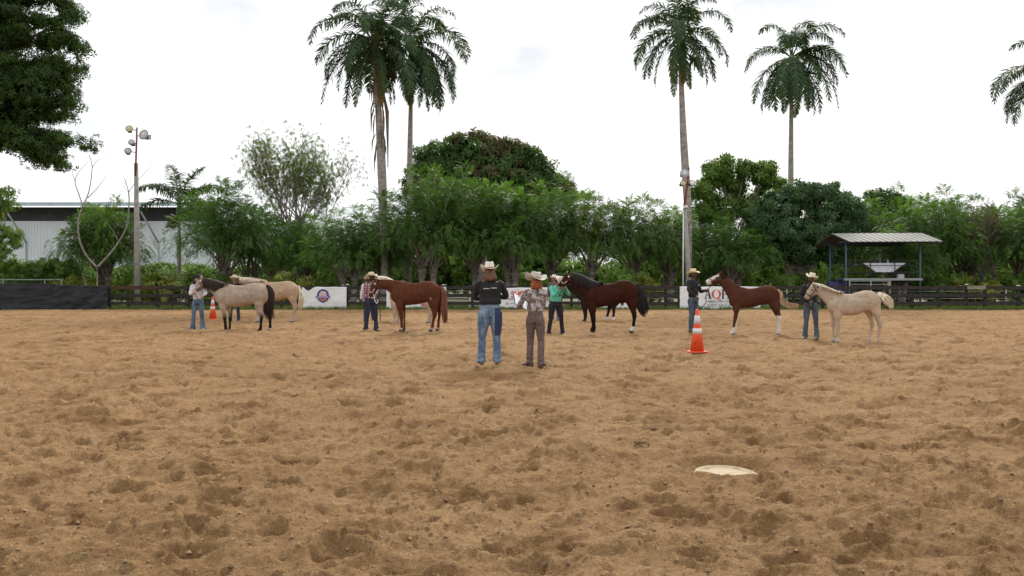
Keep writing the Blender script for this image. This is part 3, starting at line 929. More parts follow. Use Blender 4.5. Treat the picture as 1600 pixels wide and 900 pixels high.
def build_poles():
    conc = mat('pole_concrete', (.30, .29, .27), .85, .2, 5, bump=.01, bscale=20)
    rust = mat('red_mast', (.22, .045, .05), .6, .2, 5)
    hs = mat('lamp_housing', (.10, .10, .10), .5, .2, 5); alu = mat('lamp_reflector', (.42, .43, .44), .35, .08, 3, metal=.4)
    warm = mat('lamp_warm_lens', (.58, .55, .30), .3, .1); pale = mat('lamp_pale', (.75, .76, .78), .3, .05)
    # left pole
    Y = 53.0
    e = empty('light_pole', (at(214, 0, Y).x, Y, 0)); tag(e, 'concrete light pole with four round floodlights left of the small palm', 'light pole', 'floodlight poles along the fence')
    sc = Y/F
    def Z(py): return EYE-(py-HZ)*sc
    m = MB(); m.tube([(.03, 0, -.2), (0, 0, 4), (-.05, 0, Z(255))], [.18, .16, .12], 12); m.build('pole', conc, e)
    m = MB(); m.tube([(-.03, -.14, Z(275)), (.06, -.14, Z(200))], .055, 8); m.build('mast', rust, e)
    for (px, py, r, yw, ln) in ((206, 203, .20, .6, warm), (228.5, 212, .31, -.5, alu), (209.5, 224, .18, .3, pale), (204, 237.5, .20, .7, alu)):
        x = (px-214)*sc
        floodlight(e, x, -.36, Z(py), r, yw*.5, -.25, alu if ln is not warm else warm, hs if ln is not alu or r < .25 else alu, pale if ln is not warm else warm)
        m = MB(); m.tube([(x*.9, -.16, Z(py)), (.03, -.14, Z(py)-.05)], .025, 6); m.build('bracket', hs, e)
    # right pole in front of the tall palm
    Y = 52.6; sc = Y/F
    e = empty('light_pole', (at(1074, 0, Y).x, Y, 0)); tag(e, 'slanting light pole with three floodlights against the tall palm trunk', 'light pole', 'floodlight poles along the fence')
    m = MB(); m.tube([(.12, 0, -.2), (.02, 0, 3), (-.15, 0, Z2(325, Y))], [.17, .15, .11], 12); m.build('pole', conc, e)
    m = MB(); m.tube([(-.28, -.12, -.1), (-.26, -.12, Z2(330, Y))], .035, 6); m.build('conduit', pale, e)
    m = MB(); m.tube([(-.22, -.13, Z2(322, Y)), (.0, -.13, Z2(285, Y)), (.06, -.13, Z2(262, Y))], .055, 8); m.build('mast', rust, e)
    m = MB(); m.box((-.13, -.12, Z2(323, Y)), (.26, .14, .12)); m.build('junction_box', pale, e, False)
    for (px, py, r, ln, hm) in ((1067.5, 272, .26, alu, alu), (1065.5, 287.5, .18, warm, hs), (1079.5, 287, .18, pale, hs)):
        x = (px-1074)*sc
        floodlight(e, x, -.4, Z2(py, Y), r, .1, -.2, ln, hm, pale if ln is not warm else warm)
        m = MB(); m.tube([(x, -.2, Z2(py, Y)), (.0, -.13, Z2(py, Y)-.05)], .025, 6); m.build('bracket', hs, e)

def Z2(py, Y): return EYE-(py-HZ)*Y/F
# ================================================================== TREES
G_DARK = np.array([.052, .105, .026]); G_MID = np.array([.098, .175, .040]); G_LITE = np.array([.165, .245, .055])
G_YEL = np.array([.30, .28, .05]); G_BROWN = np.array([.12, .095, .042]); G_BLUE = np.array([.075, .135, .060])

def spray_template():
    """a drooping compound leaf: paired leaflets on an arched stalk"""
    tv, tq = [], []
    npair = 7
    for i in range(npair):
        t = (i+1)/npair
        x = t*.95; z = .10*math.sin(t*2.2)-.50*t*t
        for s in (-1, 1):
            ln = .34*(1-.35*abs(t-.45)); wd = .085
            dx, dy, dz = .42*ln, s*.86*ln, -.28*ln
            b = len(tv)
            tv += [(x, 0, z), (x+dx*.5-wd*.5, dy*.5+s*wd*.3, z+dz*.3), (x+dx, dy, z+dz), (x+dx*.5+wd*.6, dy*.5-s*wd*.3, z+dz*.4)]
            tq.append((b, b+1, b+2, b+3) if s > 0 else (b+3, b+2, b+1, b))
    b = len(tv)
    tv += [(.95, 0, -.42), (1.1, .06, -.52), (1.25, 0, -.70), (1.1, -.06, -.54)]
    tq.append((b, b+1, b+2, b+3))
    return np.array(tv, float), np.array(tq)

def whorl_template(n=8, ln=1.0, wd=.30, droop=.45):
    tv, tq = [], []
    for i in range(n):
        a = 2*PI*i/n+.4*(i % 3); el = .5-.35*(i % 3)
        c, s = math.cos(a), math.sin(a)
        b = len(tv)
        def P(r, w_, z): return (r*c-w_*s, r*s+w_*c, z)
        tv += [P(.05, 0, 0), P(.5*ln, wd*.5, .5*el*ln), P(ln, 0, el*ln*.6-droop*ln), P(.5*ln, -wd*.5, .5*el*ln)]
        tq.append((b, b+1, b+2, b+3))
    tv = np.array(tv, float)
    # template's own up axis points along +x
    tv = tv[:, [2, 1, 0]]
    return tv, np.array(tq)

SPRAY = spray_template()
WHORL = whorl_template()

def limb_tubes(mb, base, tips, r0, rng, forks=1):
    for tip, r in tips:
        b = Vector(base); t = Vector(tip)
        mid = b.lerp(t, .45)+Vector((rng.uniform(-.25, .25), rng.uniform(-.25, .25), (t-b).length*.06))
        mid.x = b.x*.55+t.x*.45*1.15 if False else mid.x
        P = catmull([b, b.lerp(mid, .5)+Vector((rng.uniform(-.08, .08), 0, 0)), mid, t], 3)
        n = len(P)
        mb.tube(P, [r*(1-.85*i/(n-1)) for i in range(n)], 6)

def plume_tree_meshes(seed, H=7.2, R=4.0, TH=1.9, nplume=22, nspray=270, size=.42, tones=(G_DARK, G_MID*1.25), bottom=3.25, pr=.74, skirt=620):
    """pollarded tree: upright plumes of drooping compound leaves on limbs that fan from a short trunk"""
    rng = np.random.default_rng(seed)
    pos, az, el, sc, col = [], [], [], [], []
    tips = []
    tones = [np.asarray(t) for t in tones]
    for i in range(nplume):
        a = i*2.39996+rng.uniform(-.3, .3)
        rr = R*math.sqrt((i+.35)/nplume)*.86
        top = H*(1-.34*(rr/R)**2)*rng.uniform(.80, 1.05)
        bx, by = rr*math.cos(a)*.62, rr*math.sin(a)*.62
        tx, ty = rr*math.cos(a), rr*math.sin(a)
        z0 = bottom+.25*(rr/R)
        tips.append(((tx*.9, ty*.9, top-.6), rng.uniform(.07, .12)))
        ns = int(nspray*(top-z0)/(H-bottom))
        t = rng.random(ns)**.75
        prof = pr*np.sqrt(np.clip(1-((t-.40)/.62)**2, .03, 1))*rng.uniform(.85, 1.15)
        ang = rng.uniform(0, 2*PI, ns)
        rad = prof*np.sqrt(rng.uniform(.25, 1, ns))
        x = bx+(tx-bx)*t+rad*np.cos(ang); y = by+(ty-by)*t+rad*np.sin(ang)
        z = z0+(top-z0)*t+rng.normal(0, .08, ns)
        pos.append(np.stack([x, y, z], -1)); az.append(ang+rng.normal(0, .35, ns))
        el.append(rng.normal(.15, .3, ns)+.7*(t > .88)); sc.append(size*rng.uniform(.7, 1.2, ns))
        f = np.clip(rng.uniform(-.1, .75)+rng.random(ns)*.35, 0, 1)
        col.append((tones[0]*(1-f[:, None])+tones[1]*f[:, None])*rng.uniform(.75, 1.3, (ns, 1)))
    # hanging skirt
    ns = skirt
    a = rng.uniform(0, 2*PI, ns); rr = R*np.sqrt(rng.uniform(.05, 1.05, ns))
    z = bottom+1.0*rng.random(ns)**1.3+.5*np.sin(a*5+seed)*(rr/R)
    pos.append(np.stack([rr*np.cos(a), rr*np.sin(a), z], -1)); az.append(a+rng.normal(0, .5, ns)); el.append(rng.normal(-.35, .3, ns))
    sc.append(size*rng.uniform(.7, 1.15, ns)); f = rng.random((ns, 1)); col.append(tones[0]*(1-f)+tones[1]*f)
    pos = np.concatenate(pos); az = np.concatenate(az); el = np.concatenate(el); sc = np.concatenate(sc); col = np.concatenate(col)
    V, Q, c = leaf_instances(*SPRAY, rot_z_tilt(az, el, rng.normal(0, .35, len(az))), pos, sc, col)
    crown = mesh('crown', V, Q, leafmat('leaf'), False, c)
    mb = MB(); rr = random.Random(seed)
    k = 2 if seed % 2 else 1
    for j in range(k):
        dx = (j-.5*(k-1))*.75
        mb.tube([(dx*.8, 0, -.3), (dx*.9+.05, .02, .6), (dx, 0, TH*.8), (dx, 0, TH)], [.24, .18, .19, .27], 10)
        mb.ell((dx, 0, TH), (.31, .29, .27), n=9, m=6)
        limb_tubes(mb, (dx, 0, TH), [t for i, t in enumerate(tips) if i % k == j], .1, rr)
    wood = mesh('trunk', mb.v, mb.f, barkmat(), True)
    return crown, wood

def barkmat(name='bark', col=(.17, .14, .12), white=1.25):
    if name in MATS: return MATS[name]
    m, t, b = nodes(name)
    L = t.links
    tcn = t.nodes.new('ShaderNodeTexCoord')
    n = t.nodes.new('ShaderNodeTexNoise'); n.inputs['Scale'].default_value = 7; n.inputs['Detail'].default_value = 6
    L.new(tcn.outputs['Object'], n.inputs['Vector'])
    r = t.nodes.new('ShaderNodeValToRGB')
    r.color_ramp.elements[0].position = .36; r.color_ramp.elements[1].position = .64
    c = np.array(col)
    r.color_ramp.elements[0].color = (*(c*.55), 1); r.color_ramp.elements[1].color = (*(c*1.5), 1)
    L.new(n.outputs['Fac'], r.inputs['Fac'])
    last = r.outputs['Color']
    if white:      # old limewash on the lower trunk
        sp = t.nodes.new('ShaderNodeSeparateXYZ'); L.new(tcn.outputs['Object'], sp.inputs['Vector'])
        ad = t.nodes.new('ShaderNodeMath'); ad.operation = 'MULTIPLY_ADD'; ad.inputs[1].default_value = .9; ad.inputs[2].default_value = -.45
        L.new(n.outputs['Fac'], ad.inputs[0])
        sm = t.nodes.new('ShaderNodeMath'); sm.operation = 'ADD'; L.new(sp.outputs['Z'], sm.inputs[0]); L.new(ad.outputs[0], sm.inputs[1])
        lt = t.nodes.new('ShaderNodeMapRange'); lt.inputs['From Min'].default_value = white; lt.inputs['From Max'].default_value = white+.25
        lt.inputs['To Min'].default_value = .55; lt.inputs['To Max'].default_value = 0
        L.new(sm.outputs[0], lt.inputs['Value'])
        q = t.nodes.new('ShaderNodeMix'); q.data_type = 'RGBA'; q.inputs['B'].default_value = (.42, .42, .40, 1)
        L.new(lt.outputs['Result'], q.inputs['Factor']); L.new(last, q.inputs['A']); last = q.outputs['Result']
    L.new(last, b.inputs['Base Color'])
    b.inputs['Roughness'].default_value = .95
    bp = t.nodes.new('ShaderNodeBump'); bp.inputs['Distance'].default_value = .03; L.new(n.outputs['Fac'], bp.inputs['Height']); L.new(bp.outputs['Normal'], b.inputs['Normal'])
    MATS[name] = m
    return m

def broad_tree_meshes(seed, lumps, tones, dens=26, size=.34, trunk_h=2.2, trunk_r=.28, tmpl=None, brown=0.0, base=(0, 0), up=.3, bark='bark', trunks=1, clump=None, limbs=999):
    """lumps: (x,y,z,rx,ry,rz) leafy masses; leaf whorls on and under their surfaces"""
    rng = np.random.default_rng(seed)
    tmpl = tmpl or WHORL
    pos, az, el, sc, col = [], [], [], [], []
    for (x, y, z, rx, ry, rz) in lumps:
        area = 4*PI*((rx*ry)**1.6+(rx*rz)**1.6+(ry*rz)**1.6)**(1/1.6)/3**(1/1.6)
        cr0 = clump or max(.28, .30*min(rx, rz)**.6)
        nc = max(8, int(area/(cr0*cr0*1.9)))
        n = int(area*dens)
        cd_ = rng.normal(size=(nc, 3)); cd_ /= np.linalg.norm(cd_, axis=1)[:, None]
        cp = cd_*rng.uniform(.62, 1.08, nc)[:, None]*np.array([rx, ry, rz])
        cf = rng.random(nc)
        w_ = rng.integers(0, nc, n)
        d = rng.normal(size=(n, 3)); d /= np.linalg.norm(d, axis=1)[:, None]
        cr1 = cr0*(.6+.8*rng.random(nc))[w_]
        p = np.array([x, y, z])+cp[w_]+d*(cr1*rng.random(n)**.4)[:, None]*np.array([1.15, 1.15, .8])
        d = d*.7+cd_[w_]*.6
        d /= np.linalg.norm(d, axis=1)[:, None]
        pos.append(p)
        a = np.arctan2(d[:, 1], d[:, 0]); e = np.arcsin(np.clip(d[:, 2], -1, 1))
        az.append(a+rng.normal(0, .4, n)); el.append(e*.8+up+rng.normal(0, .35, n))
        sc.append(size*rng.uniform(.65, 1.25, n))
        f = np.clip(cf[w_]*.7+rng.random(n)*.35, 0, 1)[:, None]
        c = (tones[0]*(1-f)+tones[1]*f)*rng.uniform(.7, 1.3, (n, 1))
        if brown:
            patch = (fbm(p[:, 0]*.35+7, p[:, 2]*.35+p[:, 1]*.2, 2, seed) > .18-brown)[:, None]
            c = np.where(patch & (rng.random((n, 1)) < .75), G_BROWN*rng.uniform(.7, 1.5, (n, 1)), c)
        col.append(c)
    pos = np.concatenate(pos); az = np.concatenate(az); el = np.concatenate(el); sc = np.concatenate(sc); col = np.concatenate(col)
    V, Q, c = leaf_instances(*tmpl, rot_z_tilt(az, el, rng.uniform(-PI, PI, len(az)) if tmpl is WHORL else rng.normal(0, .4, len(az))), pos, sc, col)
    crown = mesh('crown', V, Q, leafmat('leaf'), False, c)
    mb = MB(); rr = random.Random(seed)
    bx, by = base
    for k in range(trunks):
        dx = (k-(trunks-1)/2)*.5
        mb.tube([(bx+dx, by, -.3), (bx+dx+.03, by, .5), (bx+dx*1.4, by, trunk_h)], [trunk_r*1.25, trunk_r, trunk_r*.9], 9)
        limb_tubes(mb, (bx+dx*1.4, by, trunk_h-.05), [((x, y, z+rz*.2), trunk_r*.5) for (i, (x, y, z, rx, ry, rz)) in enumerate(lumps) if i % trunks == k and (limbs > 99 or i % 16 == 0)], .1, rr)
    wood = mesh('trunk', mb.v, mb.f, barkmat(bark), True)
    return crown, wood

def plant_tree(meshes, x, y, rz, s, label, name='tree', cat='tree', group=None, sz=None):
    e = empty(name, (x, y, 0), rz)
    e.scale = (s, s, sz or s)
    link('trunk', meshes[1], e); link('crown', meshes[0], e)
    tag(e, label, cat, group)
    return e

# -------- recursive bare branches
def branches(mb, p, d, ln, r, depth_, rnd, tips, spread=.55, up=.15):
    p = Vector(p); d = Vector(d).normalized()
    n = 4; pts = [p.copy()]
    for i in range(n):
        d = (d+Vector((rnd.gauss(0, .12), rnd.gauss(0, .12), rnd.gauss(0, .06)+up*.2))).normalized()
        p = p+d*ln/n
        pts.append(p.copy())
    mb.tube(pts, [r*(1-.35*i/n) for i in range(n+1)], 6 if r > .04 else 4)
    if depth_ == 0:
        tips.append((p, d)); return
    if depth_ < 3: tips.append((pts[2], d))
    k = 2 if rnd.random() < .6 else 3
    for i in range(k):
        a = Vector((rnd.gauss(0, 1), rnd.gauss(0, 1), rnd.gauss(0, .5))).cross(d).normalized()
        nd = (d+a*spread*rnd.uniform(.6, 1.3)+Vector((0, 0, up))).normalized()
        branches(mb, p, nd, ln*rnd.uniform(.62, .85), r*.62, depth_-1, rnd, tips, spread, up)

# -------- palms
def frond_mesh(name, L=4.6, e0=1.0, bend=1.9, n=66, lw=.085, ll=.95, cols=(G_DARK, G_MID), seed=0, droop=.55, plum=.5, sway=0.0, ex=1.3):
    rng = np.random.default_rng(seed)
    # spine
    m = 60
    ang = e0-bend*(np.linspace(0, 1, m)**ex)
    xs = np.concatenate([[0], np.cumsum(np.cos(ang[:-1])*L/(m-1))]); zs = np.concatenate([[0], np.cumsum(np.sin(ang[:-1])*L/(m-1))])
    ys = sway*np.linspace(0, 1, m)**2*L
    V, Q, col = [], [], []
    def add(P, qs, c):
        b = len(V); V.extend(P); Q.extend([tuple(b+i for i in q) for q in qs]); col.extend([c]*len(P))
    for i in range(n):
        t = .13+.87*(i+.5)/n
        k = min(int(t*(m-1)), m-2)
        P = np.array([xs[k], ys[k], zs[k]]); T = np.array([math.cos(ang[k]), 0, math.sin(ang[k])]); U = np.array([-math.sin(ang[k]), 0, math.cos(ang[k])])
        prof = ll*(math.sin(PI*min(1, t*.9+.12))**.55)
        for s in (-1, 1):
            l_ = prof*rng.uniform(.8, 1.1)
            lift = rng.uniform(-plum, plum)
            D = T*rng.uniform(.35, .75)+np.array([0, s, 0])*.8+U*lift
            D /= np.linalg.norm(D)
            g = np.array([0, 0, -1.0])
            P1 = P+D*l_*.45+g*.05*l_
            D2 = D+g*droop*rng.uniform(.7, 1.6); D2 /= np.linalg.norm(D2)
            P2 = P1+D2*l_*.55
            W = np.cross(D, U+.3*T); W /= np.linalg.norm(W); W = W*lw*.5
            c = (cols[0]+(cols[1]-cols[0])*rng.random())*rng.uniform(.75, 1.25)
            add([P-W*.6, P+W*.6, P1+W, P1-W, P2+W*.15, P2-W*.15], [(0, 1, 2, 3), (3, 2, 4, 5)], c)
    # rachis as a tapering strip box
    pts = [(xs[i], ys[i], zs[i]) for i in range(0, m, 5)]+[(xs[-1], ys[-1], zs[-1])]
    tvv, tqq = tube(pts, [.05*(1-.9*i/(len(pts)-1)) for i in range(len(pts))], 4)
    b = len(V); V.extend([tuple(p) for p in tvv]); Q.extend([tuple(b+i for i in q) for q in tqq]); col.extend([np.array([.12, .15, .05])]*len(tvv))
    me = bpy.data.meshes.new(name)
    me.from_pydata([tuple(map(float, v)) for v in V], [], Q); me.update()
    a = me.color_attributes.new('Col', 'FLOAT_COLOR', 'POINT')
    cc = np.ones((len(V), 4), dtype=np.float32); cc[:, :3] = np.array(col); a.data.foreach_set('color', cc.ravel())
    me.materials.append(leafmat('palm_leaf', .25))
    return me

def build_palms():
    green = (np.array([.030, .060, .026]), np.array([.065, .115, .042]))
    V_ = {}
    V_['up'] = [frond_mesh('frond', 4.9, 1.45, 2.6, ex=1.9, seed=1, cols=green), frond_mesh('frond', 4.8, 1.25, 2.7, ex=1.6, seed=2, cols=green)]
    V_['mid'] = [frond_mesh('frond', 4.9, .95, 2.6, ex=1.2, seed=3, cols=green), frond_mesh('frond', 4.8, .65, 2.3, ex=1.1, seed=4, cols=green, sway=.06)]
    V_['low'] = [frond_mesh('frond', 4.6, .4, 2.1, ex=.9, seed=5, cols=green), frond_mesh('frond', 4.5, -.05, 1.6, ex=.8, seed=6, cols=green, sway=-.05)]
    V_['hang'] = [frond_mesh('frond', 4.4, -.5, 1.1, ex=.6, seed=7, cols=green, ll=.6, lw=.07), frond_mesh('frond', 4.0, -.85, .75, ex=.6, seed=8, cols=green, ll=.55, lw=.07, sway=.08)]
    V_['droop'] = [frond_mesh('frond', 4.9, .35, 1.9, ex=.45, seed=41, cols=green, ll=.8), frond_mesh('frond', 4.6, .0, 1.55, ex=.4, seed=42, cols=green, ll=.75, sway=.05)]
    V_['dead'] = [frond_mesh('frond', 3.6, -1.2, .35, seed=9, cols=(np.array([.20, .12, .04]), np.array([.32, .20, .06])), ll=.5)]
    V_['stub'] = [frond_mesh('frond', 1.6, .35, 2.1, n=26, seed=10, cols=(np.array([.05, .07, .03]), np.array([.09, .09, .04])), ll=.45, plum=.9)]
    trunkm = mat('palm_trunk', (.30, .27, .245), .9, .3, 3.5, bump=.02, bscale=12, stretch=(1, 1, 2.2))
    shaftm = mat('palm_crownshaft', (.10, .135, .06), .6, .2, 3)
    seedm = mat('palm_seed', (.07, .065, .03), .9, .3, 20)
    def royal(base_px, top_px, top_py, Y, fr, label, w0=.30, w1=.20, lean=0, shaft=1.5, seeds=(), fs=1.0):
        x0 = (base_px-800)/F*Y; zt = Z2(top_py, Y); dx = (top_px-base_px)/F*Y
        e = empty('palm_tree', (x0, Y, 0)); tag(e, label, 'palm tree')
        P = catmull([(0, 0, -.3), (dx*.1, 0, zt*.3), (dx*.45+lean, 0, zt*.62), (dx, 0, zt-shaft)], 5)
        n = len(P)
        rad = [(w0*(1.18-.5*min(1, i/(n*.18))+.32*math.exp(-((i/n-.5)/.25)**2))*(1-(i/n)*.12)) for i in range(n)]
        k = max(rad); rad = [w0*(r/k)*(1-.0*i) if i < n*.6 else w0*(r/k)*(1-(i/n-.6)*.55) for i, r in enumerate(rad)]
        m = MB(); m.tube(P, rad, 12); m.build('trunk', trunkm, e)
        m = MB(); m.tube([(dx, 0, zt-shaft-.05), (dx, 0, zt-shaft*.6), (dx, 0, zt)], [w1*1.1, w1*.95, w1*.35], 10); m.build('crownshaft', shaftm, e)
        rnd = random.Random(int(base_px))
        for kind, azd in fr:
            me = rnd.choice(V_[kind])
            o = link('frond', me, e)
            zz = {'up': -.05, 'mid': -.15, 'low': -.3, 'hang': -.4, 'droop': -.3, 'dead': -.6, 'stub': -1.3}[kind]
            o.location = (dx+.1*math.cos(math.radians(azd)), .1*math.sin(math.radians(azd)), zt+zz)
            o.rotation_euler = (rnd.uniform(-.08, .08), rnd.uniform(-.08, .08), math.radians(azd+rnd.uniform(-6, 6)))
            s = rnd.uniform(.85, 1.1)*fs; o.scale = (s, s, s)
            if kind == 'dead': tag(o, 'yellow brown dying frond')
        if base_px == 601:
            m = MB(); rr = random.Random(2)
            for q in range(26):
                a = rr.uniform(0, 6.28); z1 = zt-shaft-rr.uniform(.2, 5.5); f = z1/(zt-shaft); x1 = dx*f*f
                L2 = rr.uniform(.6, 2.2); o_ = rr.uniform(.36, .5)
                m.tube([(x1+.3*math.cos(a), .3*math.sin(a), z1), (x1+o_*math.cos(a), o_*math.sin(a), z1-L2*.4), (x1+(o_+.03)*math.cos(a), o_*math.sin(a), z1-L2)], [.03, .05, .01], 4)
            for q in range(3):
                m.tube([(dx+.35, -.1, zt-shaft-1), (dx+.75+q*.05, -.1, zt-shaft-3.2), (dx+.85, -.15, zt-shaft-6-q*.4)], [.03, .07, .03], 4)
            m.build('hanging_sheath', mat('palm_sheath', (.16, .12, .095), .9, .3, 9), e)
        for (sx, sz, r_) in seeds:
            m = MB(); rr = random.Random(5)
            for q in range(34):
                a = rr.uniform(0, 6.28); r2 = r_*rr.random()**.5
                m.tube([(dx+sx*.6, 0, zt+sz+r_*.9), (dx+sx+r2*math.cos(a)*.6, r2*math.sin(a)*.6, zt+sz+.1), (dx+sx+r2*math.cos(a), r2*math.sin(a), zt+sz-r_*rr.uniform(.4, 1.1))], [.03, .035, .02], 4)
            m.build('seed_cluster', seedm, e)
        return e
    def ring(kind, n, off=0, lo=0, hi=360):
        return [(kind, off+lo+(hi-lo)*i/n) for i in range(n)]
    # leaning pair in the middle left
    royal(601, 586, 62, 58, ring('up', 5, 20)+ring('mid', 7, 10)+ring('low', 5, 35)+[('low', 178), ('low', 200), ('droop', 180), ('droop', 160), ('droop', 0), ('droop', -20), ('hang', 250), ('hang', 300), ('hang', 340), ('hang', 15), ('stub', 180), ('stub', 150), ('stub', 0), ('stub', 20), ('dead', -60)],
          'tall palm with a thick shaggy trunk, left of the leaning pair', .36, .27, seeds=((.9, -2.2, .55),), fs=1.12)
    royal(639, 643, 66, 61.5, ring('up', 5, 50)+ring('mid', 6, 30)+ring('low', 6, 5)+[('low', -15), ('droop', 0), ('droop', 15), ('droop', -25), ('droop', 30), ('droop', 175), ('hang', -30), ('hang', -10), ('hang', 20), ('hang', 50), ('hang', -70), ('hang', 200), ('low', 340), ('dead', -80), ('dead', -95)],
          'tall slimmer palm with a yellow dead frond, right of the pair', .25, .22, fs=1.1, seeds=((-.55, -2.3, .6), (.3, -2.5, .5)))
    royal(1077, 1063, 48, 58, ring('up', 6, 0)+ring('mid', 6, 15)+[('low', 0), ('low', -20), ('low', 175), ('low', 200), ('mid', 185), ('droop', 200), ('droop', 240), ('hang', 270), ('droop', 300), ('droop', 165), ('hang', 100), ('droop', -10), ('droop', 15), ('dead', -80)],
          'tall palm with a grey trunk behind the slanting light pole', .32, .25, lean=-.12, seeds=((.85, -2.0, .55),), fs=.92)
    royal(1235, 1237, 86, 70, [('up', 60), ('up', 10), ('up', 80), ('up', -20), ('up', 30), ('up', 130), ('mid', 0), ('mid', 30), ('mid', -25), ('mid', 175), ('mid', 5), ('low', 0), ('low', -20), ('low', 185), ('droop', 0), ('droop', -20), ('droop', 20), ('droop', 175), ('droop', 200), ('droop', 235), ('droop', 260), ('droop', 285), ('droop', 310), ('droop', 90), ('droop', 120), ('droop', 60), ('hang', 200), ('hang', 250), ('hang', 300), ('mid', 150), ('hang', 330)],
          'tall palm with drooping crown and thin pale trunk rising behind the mango trees', .27, .26, shaft=.4, fs=1.12, seeds=((.2, -2.6, .7),))
    royal(1650, 1640, 118, 60, ring('up', 4, 40)+ring('mid', 6, 0)+ring('low', 6, 0)+[('low', 180), ('low', 170), ('mid', 190), ('hang', 200), ('hang', 330)],
          'palm cut off by the right edge, only its left fronds in view', .28, .24)
    # small palm by the warehouse
    V_['up'] = [frond_mesh('frond', 3.9, 1.3, 1.1, n=64, ll=.9, lw=.10, seed=21, cols=green, plum=.7)]
    V_['mid'] = [frond_mesh('frond', 3.9, .9, 1.5, n=64, ll=.9, lw=.10, seed=22, cols=green, plum=.7)]
    V_['low'] = [frond_mesh('frond', 3.4, .45, 1.5, n=64, ll=.9, lw=.10, seed=23, cols=green, plum=.7)]
    V_['stub'] = [frond_mesh('frond', 1.0, -.3, 1.0, n=22, ll=.45, seed=24, cols=(G_BROWN*.5, G_BROWN), plum=.9)]
    royal(280, 280, 312, 63, [('up', 130), ('up', 60), ('mid', 10), ('mid', 175), ('mid', 40), ('mid', 250), ('low', 185), ('low', -10), ('low', 300), ('mid', 100), ('stub', 190), ('stub', 230), ('stub', 160), ('stub', 140)],
          'short palm with green crownshaft standing before the warehouse wall', .19, .20, shaft=1.2)
    # low trunkless coconut palms
    yel = (np.array([.10, .13, .03]), np.array([.24, .27, .06]))
    for (px, Y, s, n, lab, cc) in ((272, 56.5, 1.0, 15, 'low bushy palm with arching yellow green fronds right of the pole', yel), (338, 58, .85, 12, 'low palm half hidden behind the buckskin horse', (G_MID, yel[1])), (566, 62, .8, 11, 'low bright palm seen over the fence left of the palm trunks', yel), (425, 60, .8, 10, 'low palm under the sparse tall tree', (G_MID, yel[1]))):
        fm = [frond_mesh('frond', 3.0, 1.25, 1.3, n=40, ll=.55, seed=31, cols=cc, plum=.3), frond_mesh('frond', 2.8, .9, 1.7, n=40, ll=.55, seed=32, cols=cc, plum=.3), frond_mesh('frond', 2.6, .5, 1.7, n=40, ll=.5, seed=33, cols=cc, plum=.3)]
        e = empty('palm_bush', ((px-800)/F*Y, Y, 0)); tag(e, lab, 'palm')
        m = MB(); m.tube([(0, 0, -.2), (0, 0, .4), (0, 0, .9)], [.2, .22, .1], 8); m.build('trunk', trunkm, e)
        for i in range(n):
            o = link('frond', fm[i % 3], e); o.location = (0, 0, .75); o.rotation_euler = (0, 0, i*2.4); o.scale = (s, s, s)

def lumps_auto(seed, cx, cz, rx, rz, n=12, ry=None, k=.42):
    rnd = random.Random(seed); ry = ry or rx
    out = []
    for i in range(n):
        a = i*2.4; h = -1+2*(i+.5)/n
        q = math.sqrt(max(0, 1-h*h))*rnd.uniform(.55, .8)
        s = k*rnd.uniform(.8, 1.2)
        out.append((cx+rx*q*math.cos(a), ry*q*math.sin(a), cz+rz*h*.66, rx*s, ry*s, rz*s*.9))
    return out

